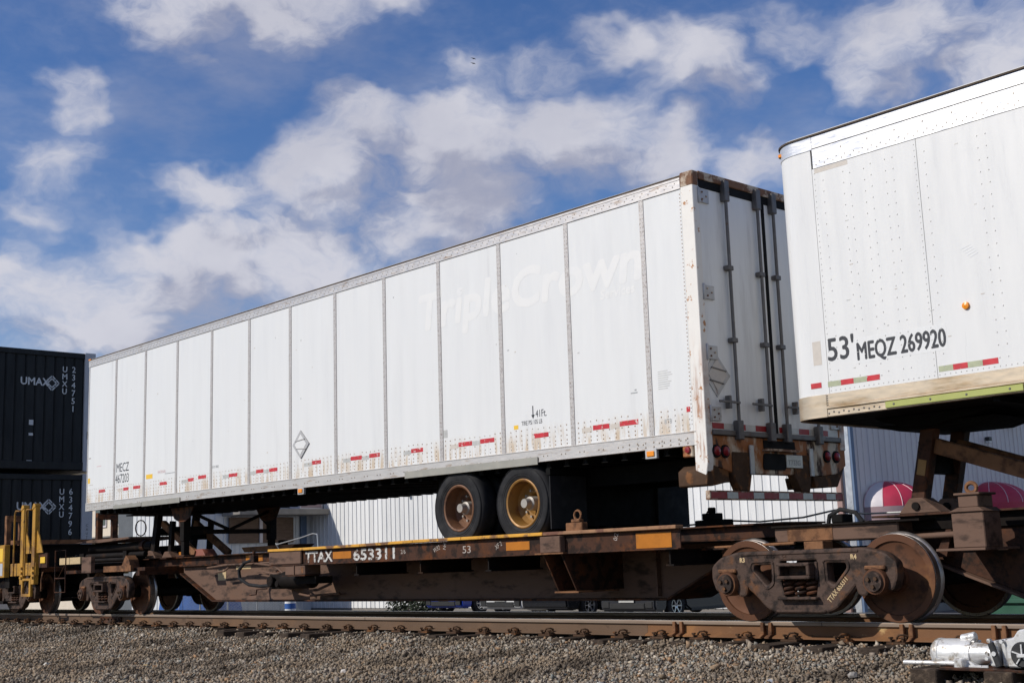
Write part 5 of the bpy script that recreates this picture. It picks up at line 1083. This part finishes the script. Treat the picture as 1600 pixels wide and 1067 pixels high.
# ------------------------------------------------------------------ silver switch machine beside the near rail
S = thing('switch_machine', 'silver painted switch machine with a long throw rod on the sleepers at bottom right', 'switch machine', (3.1, -1.85, -.19))
def sw(name, m_, mt, parent=None, bevel=0.0, **kw): return part(name, m_, mt, parent or S, bevel, **kw)
sw('base_plate', MB().box(2.72, 4.6, -2.12, -1.60, -.193, -.172), 'car_brown', bevel=.004)
mt_ = sw('motor_drum', MB().lathe([(.002, 0), (.095, .004), (.118, .03), (.122, .07), (.118, .075), (.118, .30), (.124, .305), (.124, .345), (.10, .36), (.002, .36)], (2.56, -1.86, -.085), 28, 'x'), 'machine_silver', sharp=30)
for k in range(7):
    t = math.pi * (.05 + .9 * k / 6) ; sw('drum_bolt', MB().cyl((2.90, -1.86 - .108*math.cos(t), -.085 + .108*math.sin(t)), (2.93, -1.86 - .108*math.cos(t), -.085 + .108*math.sin(t)), .012, 6), 'machine_silver', mt_)
sw('drum_rib', MB().box(2.70, 2.82, -1.975, -1.955, -.10, -.06), 'machine_silver', mt_, .006)
sw('terminal_cap', MB().cyl((2.80, -1.86, .03), (2.92, -1.86, .055), .035, 14), 'machine_silver', mt_, .006)
sw('mounting_foot', MB().prism([(2.66, -.172), (2.98, -.172), (2.92, -.13), (2.72, -.13)], -2.0, -1.72), 'machine_silver', bevel=.006)
sw('throw_rod', MB().cyl((2.37, -2.03, -.150), (2.84, -2.03, -.145), .018, 14), 'machine_silver')
sw('rod_clevis', MB().box(2.82, 2.90, -2.07, -1.99, -.19, -.105), 'machine_silver', bevel=.01)
sw('cone_housing', MB().lathe([(.002, 0), (.085, 0), (.082, .05), (.060, .17), (.064, .18), (.064, .20), (.002, .20)], (2.92, -1.90, -.075), 22, 'x'), 'machine_silver', sharp=30)
sw('side_lever', MB().bar((2.62, -1.99, -.12), (2.86, -2.01, -.175), .016, .03).bar((2.86, -2.01, -.175), (3.08, -2.01, -.17), .016, .03), 'machine_silver', bevel=.004)
cl = sw('clutch_housing', MB().box(3.10, 3.17, -2.02, -1.74, -.165, .03).box(3.19, 3.235, -2.0, -1.76, -.165, .045), 'machine_silver', bevel=.012)
sw('clutch_link', MB().bar((3.14, -2.06, .02), (3.20, -2.07, -.16), .03, .05), 'machine_black', cl, .006)
sw('link_pin', MB().cyl((3.17, -2.09, -.06), (3.17, -2.03, -.06), .018, 10), 'machine_silver', cl)
for k, (x_, z_) in enumerate(((3.12, .035), (3.15, -.03), (3.09, -.10), (3.22, .03))):
    sw('bolt', MB().cyl((x_, -2.055, z_), (x_, -2.02, z_), .016, 6), 'machine_silver', cl)
gb = sw('gear_box', MB().prism([(3.24, -.165), (3.24, .045), (3.30, .055), (3.345, .115), (3.40, .125), (4.45, .125), (4.52, .09), (4.52, -.165)], -2.02, -1.66), 'machine_silver', bevel=.012)
sw('cover_rim', MB().lathe([(.15, 0), (.185, -.006), (.19, -.02), (.15, -.02)], (3.62, -2.02, .005), 30), 'machine_silver', gb)
sw('cover_rim', MB().lathe([(.105, 0), (.13, -.006), (.132, -.024), (.105, -.024)], (3.62, -2.02, .005), 30), 'machine_silver', gb)
hw = sw('hand_wheel', MB().lathe([(.004, 0), (.092, 0), (.098, -.02), (.085, -.035), (.004, -.03)], (3.39, -2.04, -.065), 26), 'machine_black')
for k in range(5):
    t = 2*math.pi*k/5 + .3; sw('wheel_spoke', MB().bar((3.39, -2.078, -.065), (3.39 + .08*math.cos(t), -2.078, -.065 + .08*math.sin(t)), .010, .018, (0, 1, 0)), 'machine_silver', hw)
sw('crank_arm', MB().bar((3.36, -2.10, -.07), (3.62, -2.10, -.055), .02, .026), 'machine_silver', bevel=.004)
sw('mounting_ledge', MB().box(3.28, 4.55, -2.10, -1.64, -.20, -.172), 'strip_steel', bevel=.004)

GZ = -0.85
S.location = (3.1 + .36, -1.85 - .33, -.19 - .06)

# ------------------------------------------------------------------ parked cars beyond the track
def make_car(name, label, x, y, paint, tall=1.45, L=4.5, Wd=1.82, flip=False):
    c = thing(name, label, 'car', (x, y, GZ + .0), 'cars parked beyond the track')
    c.rotation_euler = (0, 0, math.pi if flip else 0)
    hw_ = Wd / 2
    def q(nm, m_, mt, p=None, bv=0.0): return part(nm, m_, mt, p or c, bv, 2 if bv else 1, world=False)
    # nose towards -Y; side outline with wheel arches
    def arch(cy): return [(cy - .37 * math.cos(t), .30 + .37 * math.sin(t)) for t in [math.pi * k / 8 for k in range(9)]]
    out = [(0.02, .35), (.06, .22), (.40, .19)] + arch(.85) + [(1.4, .18), (L - 1.4, .18)] + arch(L - .92) + [(L - .35, .2), (L - .04, .28), (L, .62), (L - .05, .92), (L - .5, .98), (1.25, .96), (.35, .80), (.05, .66)]
    q('body', MB().prism(out, -hw_, hw_, 'yz'), paint, None, .05)
    cab = [(1.30, .95), (1.95, tall - .04), (2.5, tall), (L - 1.2, tall - .02), (L - .45, .98)]
    q('cabin', MB().prism(cab, -hw_ + .10, hw_ - .10, 'yz'), paint, None, .06)
    for s in (-1, 1):
        q('side_window', MB().prism([(1.50, 1.0), (2.0, tall - .10), (2.55, tall - .07), (2.55, 1.0)], s * (hw_ - .098), s * (hw_ - .088), 'yz'), 'glass_dark')
        q('side_window', MB().prism([(2.62, 1.0), (2.62, tall - .07), (L - 1.25, tall - .09), (L - .75, 1.0)], s * (hw_ - .098), s * (hw_ - .088), 'yz'), 'glass_dark')
        q('headlight', MB().box(min(s*.52, s*.84), max(s*.52, s*.84), -.005, .10, .60, .72), 'lamp_clear', None, .01)
        q('tail_light', MB().box(min(s*.55, s*.86), max(s*.55, s*.86), L - .08, L + .006, .66, .82), 'lamp_red', None, .01)
        for cy in (.85, L - .92):
            wv = q('wheel', MB().lathe([(.20, 0), (.30, -s*.0), (.325, -s*.03), (.325, -s*.17), (.30, -s*.20), (.20, -s*.20)], (s * (hw_ + .005), cy, .325), 24, 'x'), 'rubber')
            rm = MB().lathe([(.02, -s*.03), (.06, -s*.02), (.065, -s*.05), (.02, -s*.05)], (s * (hw_ + .005), cy, .325), 16, 'x').lathe([(.18, -s*.005), (.21, -s*.005), (.21, -s*.06), (.18, -s*.06)], (s * (hw_ + .005), cy, .325), 24, 'x')
            for k in range(6):
                t = 2 * math.pi * k / 6; rm.bar((s*(hw_ - .03), cy + .05*math.cos(t), .325 + .05*math.sin(t)), (s*(hw_ - .02), cy + .19*math.cos(t), .325 + .19*math.sin(t)), .03, .035, (1, 0, 0))
            q('rim', rm, 'alloy', wv)
        q('side_skirt', MB().box(s*hw_ - .02, s*hw_ + .02, 1.4, L - 1.4, .175, .25), 'machine_black', None, .01)
    q('windscreen', MB().prism([(1.32, 1.0), (1.90, tall - .08), (1.885, tall - .075), (1.305, 1.0)], -hw_ + .2, hw_ - .2, 'yz'), 'glass_dark')
    q('lower_grille', MB().box(-.6, .6, .0, .06, .28, .42), 'machine_black', None, .01); q('grille', MB().box(-.45, .45, -.002, .08, .50, .62), 'machine_black', None, .01)
    for s in (-1, 1): q('side_intake', MB().box(min(s*.62, s*.86), max(s*.62, s*.86), .005, .08, .30, .46), 'machine_black', None, .01)
    q('number_plate', MB().box(-.26, .26, -.012, -.001, .44, .55), 'tape_silver')
    return c
make_car('parked_car', 'bright blue car parked nose first beyond the rails', -23.3, 14.0, 'paint_blue', 1.36)
make_car('parked_car', 'white car parked between the blue and black cars', -19.9, 13.4, 'paint_white', 1.5)
make_car('parked_car', 'black car with silver trim parked right of the white one', -17.2, 12.6 + 4.5, 'paint_black', 1.45, flip=True)
make_car('parked_car', 'dark grey car parked nearest the rear bogie', -13.9, 12.4, 'paint_grey', 1.7, 4.7, 1.9)
# ------------------------------------------------------------------ small things in the yard
g = thing('propane_tank', 'white propane cylinder with blue label standing beyond the rails', 'gas cylinder', (-29.2, 12.1, GZ))
part('tank', MB().lathe([(.002, GZ + .02), (.14, GZ + .03), (.185, GZ + .08), (.19, GZ + .15), (.19, GZ + .55), (.17, GZ + .64), (.10, GZ + .71), (.002, GZ + .73)], (-29.2, 12.1, 0), 24, 'z'), 'tank_white', g, sharp=40)
part('collar', MB().lathe([(.11, GZ + .72), (.12, GZ + .72), (.12, GZ + .86), (.11, GZ + .86)], (-29.2, 12.1, 0), 20, 'z'), 'tank_white', g)
part('foot_ring', MB().lathe([(.13, GZ), (.14, GZ), (.14, GZ + .06), (.13, GZ + .06)], (-29.2, 12.1, 0), 20, 'z'), 'tank_white', g)
part('valve', MB().cyl((-29.2, 12.1, GZ + .73), (-29.2, 12.1, GZ + .83), .025, 10), 'alloy', g)
part('label_band', MB().lathe([(.1905, GZ + .28), (.193, GZ + .28), (.193, GZ + .46), (.1905, GZ + .46)], (-29.2, 12.1, 0), 24, 'z'), 'tarp_blue', g)
f = thing('chain_link_fence', 'low chain link fence beyond the rails left of the propane cylinder', 'fence', (-35, 12.6, GZ))
for k in range(5): part('post', MB().cyl((-38.5 + 2.1*k, 12.6, GZ), (-38.5 + 2.1*k, 12.6, GZ + 1.2), .03, 8), 'fence_wire', f)
part('top_bar', MB().cyl((-38.5, 12.6, GZ + 1.18), (-30.1, 12.6, GZ + 1.18), .022, 8), 'fence_wire', f)
m_ = MB(); x = -38.5
while x < -30.2:
    for s in (-1, 1):
        a = x if s > 0 else x + 1.1; m_.bar((a, 12.6 + .004 * s, GZ + .05), (a + s * 1.1, 12.6 + .004 * s, GZ + 1.15), .005, .005)
    x += .10
part('wire_mesh', m_, 'fence_wire', f, kind='stuff')
t = thing('tarp_covered_crate', 'blue tarp covered heap behind the left bogies', 'tarp', (-37, 13.0, GZ))
part('tarp', MB().prism([(-40.5, GZ), (-40.3, GZ + .75), (-39, GZ + .95), (-37.4, GZ + .85), (-36.6, GZ + .6), (-36.4, GZ)], 12.9, 14.5), 'tarp_blue', t, .05, 2)
part('rope', MB().tube([(-38.6, 12.86, GZ + .02), (-38.6, 12.86, GZ + .93), (-38.6, 14.5, GZ + .97)], .012, 6), 'tank_white', t)
d = thing('dumpster', 'green steel dumpster beyond the rails at the right edge', 'dumpster', (-3.2, 12.5, GZ))
part('bin', MB().prism([(-4.35, GZ + .12), (-2.0, GZ + .12), (-1.8, GZ + 1.35), (-4.55, GZ + 1.35)], 12.2, 13.8), 'dumpster_green', d, .02)
part('rim_bar', MB().box(-4.6, -1.75, 12.13, 12.195, GZ + .42, GZ + .50), 'dumpster_green', d, .01); part('lid', MB().box(-4.6, -1.75, 12.15, 13.85, GZ + 1.355, GZ + 1.42), 'machine_black', d, .02)
for x in (-4.1, -2.2): part('castor', MB().cyl((x, 12.4, GZ + .06), (x + .06, 12.4, GZ + .06), .06, 12), 'rubber', d)
# a dark clipped hedge left of the blue car
hd = thing('hedge', 'dark clipped hedge beside the blue car', 'hedge', (-25.6, 15.0, GZ))
m_ = MB()
for k in range(2600):
    c_ = Vector((random.uniform(-26.8, -24.5), random.uniform(14.3, 15.2), GZ + random.uniform(.02, .95))); n_ = Vector((random.gauss(0, 1), random.gauss(0, 1), random.gauss(0, 1))).normalized(); a_ = n_.orthogonal().normalized() * .05; b_ = n_.cross(a_).normalized() * .032
    m_.add([c_ - a_, c_ + b_, c_ + a_, c_ - b_], [(0, 1, 2, 3)])
part('leaves', m_, 'hedge', hd, kind='stuff')
for k in range(5): part('stem', MB().cyl((-26.5 + .45*k, 14.75, GZ), (-26.4 + .45*k, 14.75, GZ + .8), .02, 6), 'pipe_brown', hd)
# two birds far up
for k, (bx, by, bz) in enumerate(((-59.15, 47.57, 38.36), (-59.22, 47.60, 38.0))):
    bd = thing('bird', ('upper of two tiny dark birds flying in the blue sky', 'lower of two tiny dark birds flying in the blue sky')[k], 'bird', (bx, by, bz))
    part('body', MB().lathe([(.005, -.11), (.03, -.05), (.035, .02), (.015, .09), (.005, .13)], (bx, by, bz), 10, 'x'), 'bird_dark', bd)
    for s in (-1, 1): part('wing', MB().prism([(bx - .04, by + s*.02), (bx + .06, by + s*.02), (bx + .02, by + s*.18), (bx - .05, by + s*.24)], bz + .01, bz + .02, 'xy'), 'bird_dark', bd)

# ------------------------------------------------------------------ wear on the trailers, litter on the ballast
for x0, x1, z, mm in ((-15.32, -15.22, .98, 'rim_rust'), (-14.95, -14.75, .80, 'letter_pink'), (-15.3, -15.1, .46, 'sticker_tan'), (-12.15, -11.75, .475, 'letter_grey'), (-1.05, -.95, .62, 'letter_grey')):
    tp('scuff', MB().box(x0, x1, -1.2915, -1.2895, z, z + .012), mm)
for k in range(26):
    x = random.uniform(-14.8, -.8); z = random.uniform(.5, 2.6); L = random.uniform(.01, .035)
    if all(abs(x - SX(i)) > .08 for i in range(1, 13)): tp('scuff', MB().box(x, x + L, -1.2915, -1.2895, z, z + random.uniform(.006, .02)), random.choice(('tape_silver', 'sticker_tan', 'letter_grey')))
for k in range(5):
    z = 3.32 - .022 * k; part('scratch', MB().bar((3.02 + .02 * k, -1.2978, z), (3.12 + .015 * k, -1.2978, z + .028), .0012, .006), 'tank_white', U)
for k in range(14): part('scuff', MB().box(*(lambda x, z, L: (x, x + L, -1.2990, -1.2972, z, z + .008))(random.uniform(1.6, 3.6), random.uniform(2.3, 4.3), random.uniform(.01, .05))), random.choice(('tape_silver', 'sticker_tan')), U)
m_ = MB()
for k in range(170):
    x = random.uniform(-9, 4.6); y = random.uniform(-5.2, -1.0) if k > 60 else random.uniform(-2.9, -1.3)
    if k < 60: x = random.uniform(1.6, 4.8)
    z = float(zb(y)) + random.uniform(.012, .03); a = random.random() * 6.28; L = random.uniform(.012, .032); t_ = random.uniform(-.5, .5)
    c_, s_ = math.cos(a) * L, math.sin(a) * L
    m_.add([(x - c_, y - s_, z), (x + s_ * .5, y - c_ * .5, z + L * t_), (x + c_, y + s_, z + .01), (x - s_ * .5, y + c_ * .5, z + L * .4)], [(0, 1, 2), (0, 2, 3)])
link('leaf_litter', m_.mesh('leaf_litter'), 'car_rust', label='dry brown leaves scattered on the ballast', cat='leaves', kind='stuff')
st = MB().tube([(-8.2, -2.55, -.355), (-8.0, -2.60, -.345), (-7.75, -2.58, -.35), (-7.6, -2.62, -.36)], .018, 6)
link('dead_branch', st.mesh('dead_branch'), 'tie_wood', label='short dark dead branch lying on the gravel left of centre', cat='branch')

# a few bigger and paler stones lying loose on top, each one easy to pick out
for k, (x, y, r_, mm) in enumerate(((-6.9, -4.2, .05, 'letter_tan'), (-3.4, -3.6, .045, 'sticker_tan'), (.3, -3.4, .05, 'tape_silver'), (-1.2, -2.9, .055, 'tie_wood'), (1.7, -2.8, .04, 'container_grey'), (-9.0, -4.6, .05, 'hub_grey'), (2.2, -2.3, .045, 'hub_grey'))):
    m_ = MB().lathe([(.002, -r_ * .5), (r_ * .8, -r_ * .35), (r_, .0), (r_ * .6, r_ * .45), (.002, r_ * .5)], (x, y, float(zb(y)) + r_ * .45), 7, 'z'); m_.v = [(a + random.uniform(-.012, .012), b_ + random.uniform(-.012, .012), c_ + random.uniform(-.008, .008)) for a, b_, c_ in m_.v]
    link('loose_stone', m_.mesh('loose_stone', sharp=10), mm, label=('tan', 'pale tan', 'pale grey', 'dark brown', 'light grey', 'grey', 'grey-brown')[k] + ' loose stone ' + ('at the left foreground', 'lying left of the middle', 'right of the middle foreground', 'on the gravel below the tyres', 'below the bogie', 'far left on the gravel', 'left of the switch machine rod')[k], cat='stone', group='loose stones on the ballast')
